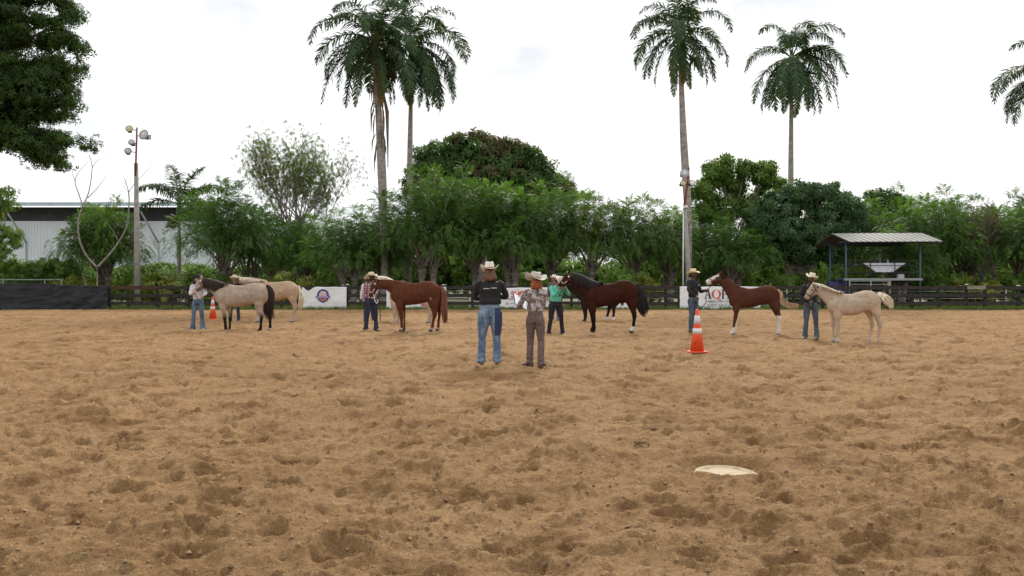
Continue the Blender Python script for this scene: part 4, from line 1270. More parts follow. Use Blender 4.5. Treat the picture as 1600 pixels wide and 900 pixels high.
def build_trees():
    PT = [plume_tree_meshes(1), plume_tree_meshes(2, H=7.6, nplume=22), plume_tree_meshes(3, R=3.5, nplume=16), plume_tree_meshes(4, H=6.9, R=3.3, nplume=15, size=.44, tones=(G_DARK, G_LITE*.8))]
    grp = None
    def P(i, px, Y, top, rz, lab, s=1.0, H=7.4, name='tree'):
        k = Z2(top, Y)/H
        return plant_tree(PT[i], (px-800)/F*Y, Y, rz, s, lab, name, 'tree', grp, sz=k)
    P(0, 668, 57, 264, .3, 'tree with upright green plumes of leaves right of the two leaning palms', 1.0)
    P(1, 742, 58.5, 272, 1.7, 'dense plumed tree behind the judge in the black shirt', 1.0)
    P(2, 800, 57, 284, 2.2, 'plumed tree directly between the two judges', 1.0)
    P(1, 862, 59, 284, 4.1, 'plumed tree above the man in the green shirt', 1.0)
    P(3, 925, 57.5, 282, .9, 'tree with spiky pointed tops above the bay horse', .95)
    P(3, 992, 58.5, 290, 2.9, 'tree with twin pointed tops left of the slanting light pole', .95)
    P(2, 1045, 60, 318, 5.0, 'lower light green tree just left of the slanting light pole', .9)
    P(1, 168, 56.4, 318, 4.0, 'second green tree of the pair behind the bare branches, nearer the light pole', .62)
    P(2, 545, 58, 318, 3.4, 'dark green rounded tree left of the leaning palms', 1.0)
    P(0, 598, 61, 326, 1.1, 'tree behind the trunks of the leaning palms', .85)
    P(0, 352, 59, 284, 4.4, 'tall dense green tree behind the buckskin horse', .95)
    P(2, 392, 62, 316, .4, 'green tree between the dense tree and the sparse tall tree', .75)
    P(3, 160, 57.5, 305, 1.9, 'dense green tree with drooping leaves before the warehouse, behind the bare branches', .92)
    P(1, 1455, 60, 303, 3.9, 'feathery green tree right of the viewing stand roof', .95)
    P(2, 1408, 57.5, 350, 2.0, 'dark feathery tree behind the viewing stand', .72)
    P(0, 1510, 63, 308, 2.5, 'green tree left of the bare grey tree', .9)
    P(1, 1590, 64, 306, 5.4, 'plumed tree at the right edge beyond the fence', .9)
    P(2, 1148, 60, 335, .6, 'dark tree behind the young chestnut horse', .9)
    P(1, 480, 64, 342, 2.6, 'green tree behind the foot of the sparse tall tree', .85)
    P(2, 1345, 66, 308, 3.3, 'dark tree rising between the broad mango tree and the stand roof', 1.0)
    P(1, 1420, 70, 300, 1.0, 'tall green tree far behind the stand roof', 1.05)
    P(0, 1640, 58, 300, 2.0, 'tree cut off by the right edge below the palm fronds', 1.0)
    P(1, 1085, 66, 322, 2.2, 'green tree directly behind the grey palm trunk', 1.0)
    P(0, 430, 70, 322, 2.9, 'dark tree behind the sparse tall tree', 1.0)
    P(1, -210, 60, 300, 2.2, 'tree left of the view beyond the black shade cloth', 1.0)
    P(0, -330, 58, 305, 1.2, 'tree farther left of the view beyond the fence', 1.0)
    P(1, 1800, 60, 300, 3.2, 'tree right of the view beyond the fence', 1.0)
    # mango, far behind
    Y = 78
    cx = 0; rx = 112/F*Y; top = Z2(206, Y)
    L_ = [(-3.4, 0, top-3.1, 2.4, 2.6, 2.2), (-1.5, .5, top-1.5, 1.7, 2.2, 1.3), (1.6, 0, top-1.9, 1.9, 2.2, 1.4), (3.3, .3, top-2.9, 2.0, 2.4, 1.9), (-4.8, 0, top-4.6, 2.0, 2, 1.9), (4.7, 0, top-4.3, 1.9, 2, 1.8), (6.2, 0, top-5.2, 1.6, 2, 1.5), (0, -1, top-4.2, 3.2, 2.6, 2.6), (-2.8, -1, top-5.6, 3, 2.6, 2.4), (3, -1, top-5.6, 3, 2.6, 2.4), (-.2, 0, top-1.0, 1.2, 1.4, .9), (-2.3, 0, top-1.3, .9, 1.2, .8), (2.6, .2, top-1.5, .9, 1.2, .8), (4.2, 0, top-2.9, .9, 1.2, .7), (-4.2, 0, top-2.9, .9, 1, .7), (5.6, 0, top-4.1, .9, 1, .7), (0, 0, top-7, 4.5, 3, 2.2)]
    plant_tree(broad_tree_meshes(31, L_, (G_DARK, G_MID*.9), dens=17, size=.48, trunk_h=4, trunk_r=.5, brown=.07), (752-800)/F*Y, Y, 0, 1, 'big domed mango tree with reddish brown patches behind the plumed trees', 'mango_tree')
    # light mango/avocado above the young chestnut
    Y = 66; s = Y/F
    def lp(px, py, r, dy=0, rz=None, cxp=0): return ((px-cxp)*s, dy, Z2(py, Y), r*s, r*s*1.1, (rz or r)*s)
    L_ = [lp(a, b, r, d, rz, 1135) for a, b, r, d, rz in ((1122, 268, 24, 0, 20), (1105, 295, 20, 0, 18), (1150, 285, 20, 1, 18), (1190, 270, 22, 0, 17), (1165, 262, 14, 0, 11), (1210, 290, 20, 1, 18), (1140, 322, 26, 1, 22), (1180, 318, 24, 1, 22), (1100, 330, 20, 0, 18), (1130, 252, 12, 0, 10), (1085, 300, 10, 0, 9), (1200, 262, 14, 0, 10))]
    plant_tree(broad_tree_meshes(33, L_, (G_MID*1.1, G_LITE), dens=15, size=.40, trunk_h=3.6, trunk_r=.24, trunks=2), (1135-800)/F*Y, Y, 0, 1, 'open light green tree rising right of the slanting light pole', 'tree')
    Y = 61; s = Y/F
    L_ = [lp(a, b, r, d, rz, 1250) for a, b, r, d, rz in ((1215, 325, 28, 0, 24), (1250, 308, 28, 0, 24), (1290, 312, 30, 0, 26), (1325, 330, 24, 0, 24), (1195, 355, 26, 0, 26), (1230, 365, 32, -.5, 28), (1275, 360, 34, -.5, 30), (1315, 370, 28, 0, 28), (1180, 335, 16, 0, 14), (1335, 355, 20, 0, 22), (1250, 395, 30, 0, 18), (1300, 395, 26, 0, 16), (1205, 395, 22, 0, 16))]
    plant_tree(broad_tree_meshes(35, L_, (G_BLUE*.75, G_BLUE*1.3), dens=21, size=.36, trunk_h=2.4, trunk_r=.3, trunks=3, up=.0), (1250-800)/F*Y, Y, 0, 1, 'broad dark mango tree left of the viewing stand', 'mango_tree')
    Y = 70; s = Y/F
    L_ = [lp(a, b, r, d, rz, 1385) for a, b, r, d, rz in ((1375, 318, 24, 0, 20), (1395, 325, 22, 0, 20), (1355, 335, 18, 0, 18), (1380, 350, 30, 0, 26), (1415, 350, 18, 0, 18), (1350, 365, 24, 0, 24))]
    plant_tree(broad_tree_meshes(36, L_, (G_DARK, G_MID), dens=22, size=.36, trunk_h=3, trunk_r=.3), (1385-800)/F*Y, Y, 0, 1, 'rounded dark tree peeking over the viewing stand roof', 'tree')
    # big nearer tree entering at top left
    Y = 36; s = Y/F
    rr = random.Random(17); L_ = []
    boughs = [((-60, 10), (60, -20), (100, 12), (112, 30)), ((-60, 60), (40, 55), (95, 62), (128, 72)), ((-60, 100), (30, 98), (90, 98), (126, 108)), ((-60, 140), (30, 130), (80, 132), (112, 142)), ((-60, 150), (30, 160), (90, 158), (118, 164)), ((-60, 170), (20, 178), (70, 184), (102, 178)), ((-60, 175), (30, 205), (90, 215), (135, 223)), ((-40, 205), (30, 215), (75, 238), (103, 258)), ((10, 205), (50, 232), (62, 250)), ((-60, 30), (20, 25), (80, 38), (108, 50)), ((-60, 185), (-20, 205), (4, 228)), ((-60, -40), (40, -60), (90, -30)), ((-60, 118), (40, 116), (84, 120), (100, 124))]
    for P_ in boughs:
        q = catmull(P_, 7); n_ = len(q)
        for i, (a, b) in enumerate(q):
            t = i/(n_-1); r_ = 20*(1-.70*t)*rr.uniform(.45, 1.35)
            if t < .35: r_ *= 1.25
            L_.append(lp(a+rr.uniform(-4, 4), b+rr.uniform(-4, 5), r_, rr.uniform(-1, 1)*(1.2-t), r_*.5, -150))
    for a, b, r in ((-90, 60, 70), (-100, 150, 60), (-150, -20, 90), (-190, 110, 90), (-40, -80, 80), (0, 60, 40), (0, 120, 40), (-10, 0, 45)): L_.append(lp(a, b, r, 0, r*.6, -150))
    plant_tree(broad_tree_meshes(41, L_, (G_DARK*.55, G_MID*.7), dens=58, size=.18, trunk_h=8.5, trunk_r=.45, up=.25, clump=.40, limbs=9), (-150-800)/F*Y, Y, 0, 1, 'huge dark leafy tree reaching in from the top left corner', 'tree')
    # small bush tree at left edge and hedge before warehouse
    Y = 54; s = Y/F
    L_ = [lp(a, b, r, d, rz, -8) for a, b, r, d, rz in ((0, 310, 16, 0, 12), (14, 320, 12, 0, 7), (-20, 330, 20, 0, 18), (18, 365, 14, 0, 8), (0, 385, 18, 0, 12), (25, 378, 9, 0, 8), (-15, 360, 20, 0, 16), (5, 410, 20, 0, 14), (18, 300, 7, 0, 5))]
    plant_tree(broad_tree_meshes(43, L_, (G_MID, G_LITE), dens=30, size=.22, trunk_h=1.9, trunk_r=.13), (-8-800)/F*Y, Y, 0, 1, 'small open citrus tree at the far left edge beyond the fence', 'tree')
    for j, (px, w_, top, lab) in enumerate(((35, 26, 408, 'low round bush behind the shade cloth, nearest the left edge'), (72, 26, 402, 'taller low bush before the warehouse, between two lower bushes'), (108, 18, 405, 'low bush before the warehouse, beside the bare branching tree'))):
        Y = 55.5; s = Y/F
        L_ = [lp(a, b, r, d, rz, px) for a, b, r, d, rz in ((px-w_*.5, top+16, w_*.55, 0, 11), (px+w_*.45, top+14, w_*.55, 0, 11), (px, top+10, w_*.5, 0, 9), (px, top+28, w_*.9, 0, 14))]
        plant_tree(broad_tree_meshes(45+j, L_, (G_MID, G_LITE), dens=40, size=.18, trunk_h=.9, trunk_r=.07), (px-800)/F*Y, Y, 0, 1, lab, 'bush', 'bush')
    # sparse tall tree
    Y = 66
    rnd = random.Random(12); mb = MB(); tips = []
    for k in range(5):
        a = k*1.26
        branches(mb, (.25*math.cos(a), .25*math.sin(a), -.2), (.16*math.cos(a), .16*math.sin(a), 1), 3.0, .13, 5, rnd, tips, .46, .22)
    rng = np.random.default_rng(8)
    pos = np.array([tuple(p) for p, d in tips]); 
    zmax = pos[:, 2].max(); k = Z2(208, Y)/zmax
    pos = np.repeat(pos, 6, 0); pos += rng.normal(0, .42, pos.shape); N = len(pos)
    f = rng.random((N, 1)); col = (np.array([.08, .12, .035])*(1-f)+np.array([.17, .21, .06])*f)
    V, Q, c = leaf_instances(*WHORL, rot_z_tilt(rng.uniform(0, 6.28, N), rng.normal(0, .5, N), rng.uniform(0, 6, N)), pos, rng.uniform(.09, .15, N), col)
    e = plant_tree((mesh('crown', V, Q, leafmat('leaf'), False, c), mesh('trunk', mb.v, mb.f, mat('grey_bark', (.24, .21, .19), .9, .3, 6), True)), (474-800)/F*Y, Y, 0, 1, 'tall sparse tree with fine brownish leaves and many thin stems', 'tree', sz=k)
    e.scale.x = .86*k; e.scale.y = .86*k
    # bare branching tree in front of the warehouse
    Y = 54; s = Y/F
    mb = MB()
    def br(P, r): r = r*.68; mb.tube([((x-150)*s, dy, Z2(y, Y)) for x, y, dy in catmull([(x, y, d) for x, y, d in P], 4)], [r*(1-.75*i/((len(P)-1)*4)) for i in range((len(P)-1)*4+1)], 7)
    br([(152, 486, 0), (152, 445, 0), (152, 415, 0)], .11)
    br([(152, 418, 0), (138, 400, -.2), (128, 375, -.3), (126, 345, -.3), (132, 322, -.2), (140, 300, -.1), (144, 262, 0), (139, 242, 0)], .10)
    br([(132, 322, -.2), (122, 300, 0), (116, 283, .1), (122, 268, .1), (136, 252, .2)], .06)
    br([(138, 310, -.1), (154, 290, .1), (165, 272, .2)], .045)
    br([(144, 262, 0), (152, 250, .1), (170, 241, .2)], .03)
    br([(116, 283, .1), (113, 270, 0), (116, 262, 0)], .03)
    br([(152, 418, 0), (168, 398, .2), (182, 378, .3), (195, 352, .3), (199, 325, .2), (199, 300, .2), (192, 278, .2)], .11)
    br([(182, 378, .3), (176, 360, 0), (166, 345, -.1)], .04)
    br([(199, 300, .2), (208, 285, .3), (228, 262, .4), (232, 246, .4)], .035)
    br([(199, 325, .2), (196, 300, .4), (190, 290, .4), (196, 270, .4)], .03)
    br([(140, 486, 0), (134, 445, 0), (128, 425, 0)], .07)
    o = mb.build('trunk', mat('pale_bark', (.27, .245, .22), .9, .35, 6, bump=.01))
    e = empty('bare_tree', ((150-800)/F*Y, Y, 0)); o.parent = e
    tag(e, 'leafless pale tree with forked winding branches before the dense green tree', 'tree')
    # grey twiggy tree at right
    Y = 60
    rnd = random.Random(5); mb = MB(); tips = []
    for k in range(4):
        a = k*1.6+.4
        branches(mb, (.2*math.cos(a), .2*math.sin(a), -.2), (.35*math.cos(a), .2*math.sin(a), 1), 2.2, .14, 5, rnd, tips, .6, .12)
    pos = np.array([tuple(p) for p, d in tips]); k = Z2(318, Y)/pos[:, 2].max()
    pos = np.repeat(pos, 3, 0)+rng.normal(0, .2, (len(pos)*3, 3)); N = len(pos)
    V, Q, c = leaf_instances(*WHORL, rot_z_tilt(rng.uniform(0, 6.28, N), rng.normal(0, .5, N), rng.uniform(0, 6, N)), pos, rng.uniform(.08, .16, N), np.tile(np.array([.12, .11, .05]), (N, 1)))
    e = plant_tree((mesh('crown', V, Q, leafmat('leaf'), False, c), mesh('trunk', mb.v, mb.f, MATS['grey_bark'], True)), (1548-800)/F*Y, Y, 0, 1, 'grey twiggy nearly leafless tree toward the right edge', 'tree', sz=k)
    e.scale.x = .8*k; e.scale.y = .8*k
    # bright shrubs seen between trunks
    rnd = random.Random(77)
    sh = []
    for j in range(3):
        L_ = lumps_auto(50+j, 0, 1.0, 1.5, 1.0, 7)
        sh.append(broad_tree_meshes(60+j, L_, (G_MID*1.3, G_LITE*1.3) if j != 1 else (G_LITE*.9, G_YEL), dens=22, size=.22, trunk_h=.5, trunk_r=.05))
    spots = [(965, 54.5, 418, 0, 'bright green bush over the fence behind the bay horse'), (1003, 57, 428, 1, 'yellowish bush right of the bay horse'), (240, 56, 428, 1, 'small yellow green bush at the foot of the left light pole'), (115, 55.2, 430, 1, 'yellowish bush by the bare tree'), (455, 57, 425, 1, 'yellow flowering bush above the palomino croup'), (1478, 58, 425, 0, 'light green shrub right of the viewing stand'), (1520, 57, 432, 1, 'yellow green shrub behind the pale topped post'), (1230, 60, 425, 0, 'bright shrub under the broad mango tree'), (1300, 59, 420, 0, 'light shrub left under the viewing stand'), (1150, 62, 418, 0, 'bright shrub beyond the lettered banner'), (1090, 62, 415, 0, 'shrub right behind the slanting pole'), (830, 62, 425, 0, 'green shrub between the judges beyond the fence'), (1350, 62, 415, 1, 'yellow green shrub behind the middle of the stand'), (1420, 61, 412, 0, 'light green shrub behind the right end of the stand'), (530, 60, 430, 0, 'green shrub left of the bright low palm'), (315, 57, 428, 0, 'green shrub left of the buckskin horse'), (205, 58, 425, 0, 'green shrub left of the light pole'), (1580, 59, 428, 0, 'green shrub near the right edge beyond the fence')]
    for (px, Y, top, k, lab) in spots:
        sc = Z2(top, Y)/1.95
        plant_tree(sh[k], (px-800)/F*Y, Y, rnd.uniform(0, 6), rnd.uniform(.8, 1.1), lab, 'shrub', 'shrub', sz=sc)
    # far wood
    L_ = []
    rr = random.Random(9)
    for i in range(88):
        x = -104+i*2.1+rr.uniform(-.8, .8); px = x/92*F+800
        hh = 3.6 if px > 870 and px < 1010 else (6.0 if px > 560 else 4.6)
        if px < 420: hh = 3.0
        L_.append((x, rr.uniform(-4, 6), hh*.55*rr.uniform(.85, 1.1), rr.uniform(2.0, 3.0), 2.2, hh*.5*rr.uniform(.85, 1.15)))
    m_ = broad_tree_meshes(71, L_, (G_MID*.9, G_LITE*1.15), dens=9, size=.62, trunk_h=1, trunk_r=.1)
    o = link('far_wood', m_[0]); o.location = (0, 90, 0)
    tag(o, 'far band of mixed green woodland seen between the trunks', 'woodland', kind='stuff')
# ================================================================== HORSES
def loft_slices(sl, k=3, n=18):
    """vertical slices (x, top, bottom, halfwidth) -> closed body; a little broader low than high"""
    P = catmull(sl, k)
    rings = []
    for x, zt, zb, hw in P:
        cz, hh = (zt+zb)/2, (zt-zb)/2
        ring = []
        for j in range(n):
            a = 2*PI*j/n
            c, s = math.cos(a), math.sin(a)
            wx = math.copysign(abs(c)**.88, c); wz = math.copysign(abs(s)**.92, s)
            ring.append(Vector((x, hw*wx*(1-.10*s), cz+hh*wz)))
        rings.append(ring)
    return rings_to_mesh(rings)

def loft_path(sec, k=3, n=14):
    """sections (x, z, half height, half width[, y]) swept in the side plane"""
    P = catmull(sec, k)
    rings = []
    for i, s in enumerate(P):
        a = P[min(i+1, len(P)-1)]; b = P[max(i-1, 0)]
        T = Vector((a[0]-b[0], 0, a[1]-b[1])).normalized()
        U = Vector((-T.z, 0, T.x))
        y = s[4] if len(s) > 4 else 0
        rings.append([Vector((s[0], y, s[1]))+U*(s[2]*math.sin(2*PI*j/n))+Vector((0, s[3]*math.cos(2*PI*j/n), 0)) for j in range(n)])
    return rings_to_mesh(rings)

def loft_leg(sec, y, k=3, n=12, yt=None):
    """horizontal sections (z, xl, xr, halfwidth); y at the foot, yt at the top"""
    P = catmull(sec, k)
    z0, z1 = P[0][0], P[-1][0]
    rings = []
    for z, xl, xr, hw in P:
        t = (z-z1)/(z0-z1)
        yy = y+((yt if yt is not None else y)-y)*t
        rings.append([Vector(((xl+xr)/2+(xr-xl)/2*math.cos(2*PI*j/n), yy+hw*math.sin(2*PI*j/n), z)) for j in range(n)])
    return rings_to_mesh(rings)

def strand_set(mb, paths, r, n=4, flat=.35):
    for P in paths:
        k = len(P)
        rad = [r*(1-.15*i/(k-1)) if i < k*.5 else r*(1-((i/(k-1))-.45)*1.5) for i in range(k)]
        rad = [max(q, r*.12) for q in rad]
        mb.tube(P, rad, n, flat)

def build_horse(sp):
    ox, oy, kk = sp['frame']
    vf = sp['foot']
    pyf = oy+vf/kk
    Y = depth(pyf)
    u0 = sp['u0']
    X0 = (ox+u0/kk-800)/F*Y
    s = Y/F/kk
    ux = lambda u: (u-u0)*s
    vz = lambda v: (vf-v)*s
    W = sp.get('wide', 1.0)
    V, Q = [], []
    def add(vq):
        b = len(V)
        V.extend([tuple(p) for p in vq[0]]); Q.extend([tuple(i+b for i in q) for q in vq[1]])
    torso = [(ux(u), vz(t), vz(b), hw*W) for u, t, b, hw in sp['torso']]
    add(loft_slices(torso))
    neck = [(ux(u), vz(v), hh*s, hw*W) for u, v, hh, hw in sp['neck']]
    add(loft_path(neck))
    head = [(ux(u), vz(v), hh*s, hw*W) for u, v, hh, hw in sp['head']]
    add(loft_path(head))
    h0 = Vector((head[0][0], 0, head[0][1])); h1 = Vector((head[-1][0], 0, head[-1][1]))
    hd = (h1-h0).normalized(); hu = Vector((-hd.z, 0, hd.x));
    if hu.z < 0: hu = -hu
    fwd = hu                                     # perpendicular to the face, on the forehead side
    hl = (h1-h0).length
    hh0 = head[1][2]
    # cheeks, brow, nostril swellings, lower lip
    for sy in (-1, 1):
        add(ellipsoid(h0+hd*hl*.25-hu*hh0*.30+Vector((0, sy*head[1][3]*.55, 0)), (hh0*.62, head[1][3]*.55, hh0*.62)))
        add(ellipsoid(h0+hd*hl*.30+hu*hh0*.42+Vector((0, sy*head[1][3]*.68, 0)), (hh0*.30, .022, hh0*.26)))
        add(ellipsoid(h1-hd*.02+hu*head[-1][2]*.25+Vector((0, sy*head[-1][3]*.6, 0)), (.030, .022, .030)))
    # ears
    ear = sp.get('ear', (0.0, .13))
    er = []
    for sy in (-1, 1):
        b = h0+hd*(hl*.02)+hu*(hh0*.72)+Vector((0, sy*.045, 0))
        tip = b+(hu*.55-hd*.75+Vector((ear[0], sy*.12, .5))).normalized()*ear[1]
        er.append((b, tip))
        add(tube([b-(tip-b)*.15, b.lerp(tip, .35), b.lerp(tip, .75), tip], [.022, .036, .024, .010], 8, .7))
    # shoulder and haunch masses
    tx = [t[0] for t in torso]; zt = [t[1] for t in torso]; zb = [t[2] for t in torso]; hw = [t[3] for t in torso]
    L_ = tx[-1]-tx[0]
    def tor(f):
        x = tx[0]+L_*f
        return x, np.interp(x, tx, zt), np.interp(x, tx, zb), np.interp(x, tx, hw)
    for sy in (-1, 1):
        x, a, b, w_ = tor(.16); add(ellipsoid((x, sy*w_*.62, b+(a-b)*.42), (L_*.12, w_*.46, (a-b)*.36)))
        x, a, b, w_ = tor(.84); add(ellipsoid((x, sy*w_*.55, b+(a-b)*.50), (L_*.15, w_*.52, (a-b)*.40)))
    fy = sp.get('fy', .15); hy = sp.get('hy', .14)
    hoofs = []
    for key, y in (('f1', -fy), ('f2', fy), ('h1', -hy), ('h2', hy)):
        leg = sp.get(key)
        if leg is None:
            src = sp['f1' if key[0] == 'f' else 'h1']; dx = sp.get(key+'dx', 8)
            leg = [(v, a+dx, b+dx) for v, a, b in src]
        top = leg[0]
        P = []
        hind = key[0] == 'h'
        ztop = vz(top[0])
        c = (top[1]+top[2])/2
        P.append((ztop+.16, ux(top[1])+.02, ux(top[2])-.02, .10*W))
        for i, (v, a, b) in enumerate(leg):
            half = (ux(b)-ux(a))/2
            hw_ = min(half*.95, .105*W) if i < 2 else max(min(half*.85, .05), .026)
            if i == len(leg)-1: hw_ = half*.85 if half < .07 else .058
            e_ = .005 if i > 2 else 0
            P.append((vz(v), ux(a)-e_, ux(b)+e_, hw_+e_))
        last = P[-1]
        P.append((0.0, last[1]-.008, last[2], last[3]))
        P.append((-.012, last[1]-.008, last[2], last[3]*.95))
        add(loft_leg(P, y, yt=y*.85))
        hoofs.append((key, (last[1]+last[2])/2, y))
    vox = sp.get('vox', .021)
    co, fc = remesh(V, Q, vox, 4, .5)
    # hollows between the muscles, pressed into the surface
    nl0, nl1 = Vector((neck[0][0], 0, neck[0][1])), Vector((neck[-1][0], 0, neck[-1][1]))
    for fx_, fz_, rx_, rz_, dd in ((.30, .58, .035, .28, .020), (.66, .66, .07, .16, .026), (.735, .30, .045, .18, .026), (.10, .30, .03, .16, .016), (.93, .42, .03, .24, .012), (.20, .92, .10, .05, .016), (.50, .80, .12, .05, .008), (.60, .30, .10, .03, .008)):
        xx, za, zz, _w = tor(fx_)
        q = ((co[:, 0]-xx)/(rx_*L_*1.2))**2+((co[:, 2]-(zz+(za-zz)*fz_))/(rz_*(za-zz)))**2
        k_ = np.exp(-q)*dd*1.25
        co[:, 1] -= np.sign(co[:, 1])*k_*np.clip(np.abs(co[:, 1])/.08, 0, 1)
    for t_ in (.35, .6):
        p_ = nl0.lerp(nl1, t_)
        q = ((co[:, 0]-p_.x)/.09)**2+((co[:, 2]-(p_.z-.06))/.05)**2
        co[:, 1] -= np.sign(co[:, 1])*np.exp(-q)*.012
    n0 = fbm(co[:, 0]*6+co[:, 1]*4, co[:, 2]*6, 2, 17)
    co[:, 1] += np.sign(co[:, 1])*n0*.010*np.clip(np.abs(co[:, 1])/.08, 0, 1)
    # ---------------------------------------------------------- coat
    base = np.array(sp['coat']); N = len(co)
    col = np.tile(base, (N, 1))
    x, y, z = co[:, 0], co[:, 1], co[:, 2]
    n1 = (fbm(x*5, z*5+y*3, 3, 7))[:, None]
    col = col*(1+.16*n1)
    if 'belly' in sp:
        zb_ = np.interp(x, tx, zb)
        f = np.clip(1-(z-zb_)/.22, 0, 1)*((x > tx[0]) & (x < tx[-1]))*(z > vz(sp['f1'][0][0])-.05)
        col = col*(1-.45*f[:, None])+np.array(sp['belly'])*.45*f[:, None]
    edge = .035*n1[:, 0]
    if 'legs' in sp:
        c, z0, z1 = sp['legs']
        f = np.clip((z1-(z+edge))/(z1-z0), 0, 1)[:, None]
        col = col*(1-f)+np.array(c)*f
    for key, ztop, c in sp.get('socks', ()):
        for k_, hx, hy_ in hoofs:
            if k_ in key:
                msk = (np.abs(x-hx) < .17) & (np.sign(y) == np.sign(hy_)) & (z+edge*.5 < ztop)
                col[msk] = np.array(c)
    col[(z < .045)] = np.array(sp.get('hoof', (.05, .045, .04)))
    if 'hoofs_pale' in sp: col[z < .045] = np.array([.33, .28, .23])
    rel = (co-np.array(h0))@np.array(hd)
    up = (co-np.array(h0))@np.array(hu)
    isH = (rel > -.05) & (np.abs(y) < .16) & (x < h0.x+.12)
    mz = np.array(sp.get('muzzle', base*.5))
    f = np.clip((rel/hl-.80)/.15, 0, 1)*isH*(np.abs(up) < .25)
    col = col*(1-f[:, None]*.8)+mz*(f[:, None]*.8)
    if 'blaze' in sp:
        q = isH & (rel > hl*.10) & ((up > hh0*(.55-.9*np.clip(rel/hl, 0, 1)*.9)) | (rel > hl*.72)) & (np.abs(up) < .25)
        col[q] = np.array(sp['blaze'])
    e = empty('horse', (X0, Y, 0), 0)
    tag(e, sp['label'], 'horse', sp.get('group'))
    e.location.z = ground_at(X0, Y)
    FZ = e.location.z
    coat = mat('horse_coat', (1, 1, 1), sp.get('rough', .72), .10, 9, attr=True, bump=.0015, bscale=220, spec=.05, stretch=(1, 1, 1.0))
    obj('body', co, fc, coat, e, True, col)
    if 'brand' in sp:
        from mathutils.bvhtree import BVHTree
        bvh = BVHTree.FromPolygons([Vector(q) for q in co.tolist()], fc)
        mb = MB()
        for st in (((0, 0), (0, 1)), ((0, 1), (.45, .95), (.5, .6), (0, .5)), ((.15, .5), (.55, 0))):
            pts = []
            for a, b in zip(st[:-1], st[1:]):
                for j in range(4):
                    g = j/3; pts.append((a[0]+(b[0]-a[0])*g, a[1]+(b[1]-a[1])*g))
            P = []
            for a, b in pts:
                h = bvh.ray_cast(Vector((ux(sp['brand'][0])+(a-.25)*.085, -2, vz(sp['brand'][1])+(b-.5)*.085)), Vector((0, 1, 0)))
                if h[0] is not None: P.append(h[0])
            if len(P) > 2: mb.tube(P, .0055, 5)
        mb.build('brand_mark', mat('brand_hair', (.55, .45, .40), .8, .1), e)
    # eyes
    em = mat('horse_eye', (.012, .009, .008), .12, .1)
    for sy in (-1, 1):
        V_, Q_ = ellipsoid(h0+hd*hl*.32+hu*hh0*.40+Vector((0, sy*head[1][3]*.93, 0)), (.024, .014, .020))
        obj('eye', V_, Q_, em, e)
    # ---------------------------------------------------------- mane
    rnd = random.Random(int(u0))
    mn = sp['mane']
    hairm = mat('hair_'+mn['name'], mn['col'], .85, .3, 30, stretch=(1, 1, .3), col2=mn.get('col2'))
    crest = catmull([(ux(u), vz(v)) for u, v in mn['crest']], 8)
    side = -1 if mn.get('near', True) else 1
    mb = MB()
    nl = mn.get('n', 130)
    for i in range(nl):
        t = (i+rnd.random())/nl
        f = t*(len(crest)-1); k = int(f); k = min(k, len(crest)-2); g = f-k
        cx = crest[k][0]*(1-g)+crest[k+1][0]*g; cz = crest[k][1]*(1-g)+crest[k+1][1]*g
        ln = mn['len']*(.75+.35*rnd.random())*(math.sin(PI*min(1, .25+t*.9))**.4)
        lean = mn.get('lean', .25)+rnd.gauss(0, .08)
        w_ = .088+.085*t*W
        P = []
        for j in range(6):
            q = j/5
            yy = side*(w_*math.sin(min(q*2.2, PI/2))+.012+rnd.random()*.012+.015*q)
            P.append((cx+lean*ln*q+rnd.gauss(0, .004), yy, cz+.022*math.sin(q*PI*.5+.3)-ln*q*q*.35-ln*q*.65+.0))
        strand_set(mb, [P], .013, 4, .5)
    # forelock
    for i in range(12):
        b = h0+hu*hh0*.85-hd*.02
        P = [b+Vector((rnd.gauss(0, .01), rnd.gauss(0, .02), 0)), b+hd*.08+hu*.02+Vector((0, rnd.gauss(0, .02), 0)), b+hd*.17-hu*.005+Vector((0, rnd.gauss(0, .025), 0))]
        mb.tube(P, [.012, .011, .003], 4, .5)
    mb.build('mane', hairm, e)
    # ---------------------------------------------------------- tail
    tl = sp['tail']
    hairt = mat('hair_'+tl.get('name', mn['name']), tl.get('col', mn['col']), .85, .3, 30, stretch=(1, 1, .3), col2=tl.get('col2'))
    tp = catmull([(ux(u), vz(v), w_*s) for u, v, w_ in tl['path']], 5)
    mb = MB()
    nt_ = tl.get('n', 110)
    for i in range(nt_):
        a, b_ = rnd.uniform(-1, 1), rnd.uniform(-1, 1)
        end = rnd.uniform(.62, 1.0); m_ = 9; P = []
        for j in range(m_):
            f = j/(m_-1)*end*(len(tp)-1); k = min(int(f), len(tp)-2); g = f-k
            p = tp[k]*(1-g)+tp[k+1]*g
            tt = tp[k+1]-tp[k]; nl_ = math.hypot(tt[0], tt[1]) or 1
            nx_, nz_ = -tt[1]/nl_, tt[0]/nl_
            P.append((p[0]+nx_*a*p[2], b_*p[2]*.6+tl.get('y', 0)*j/(m_-1), p[1]+nz_*a*p[2]))
        strand_set(mb, [P], tl.get('r', .014), 4, .6)
    if tl.get('dock', True):
        n3 = max(2, int(len(tp)*.35))
        mb.tube([(tp[k][0], 0, tp[k][1]) for k in range(n3)], [max(.02, tp[k][2]*.75) for k in range(n3)], 8)
    mb.build('tail', hairt, e)
    for (uu, vv, rr, nn) in sp.get('wisps', ()): pass
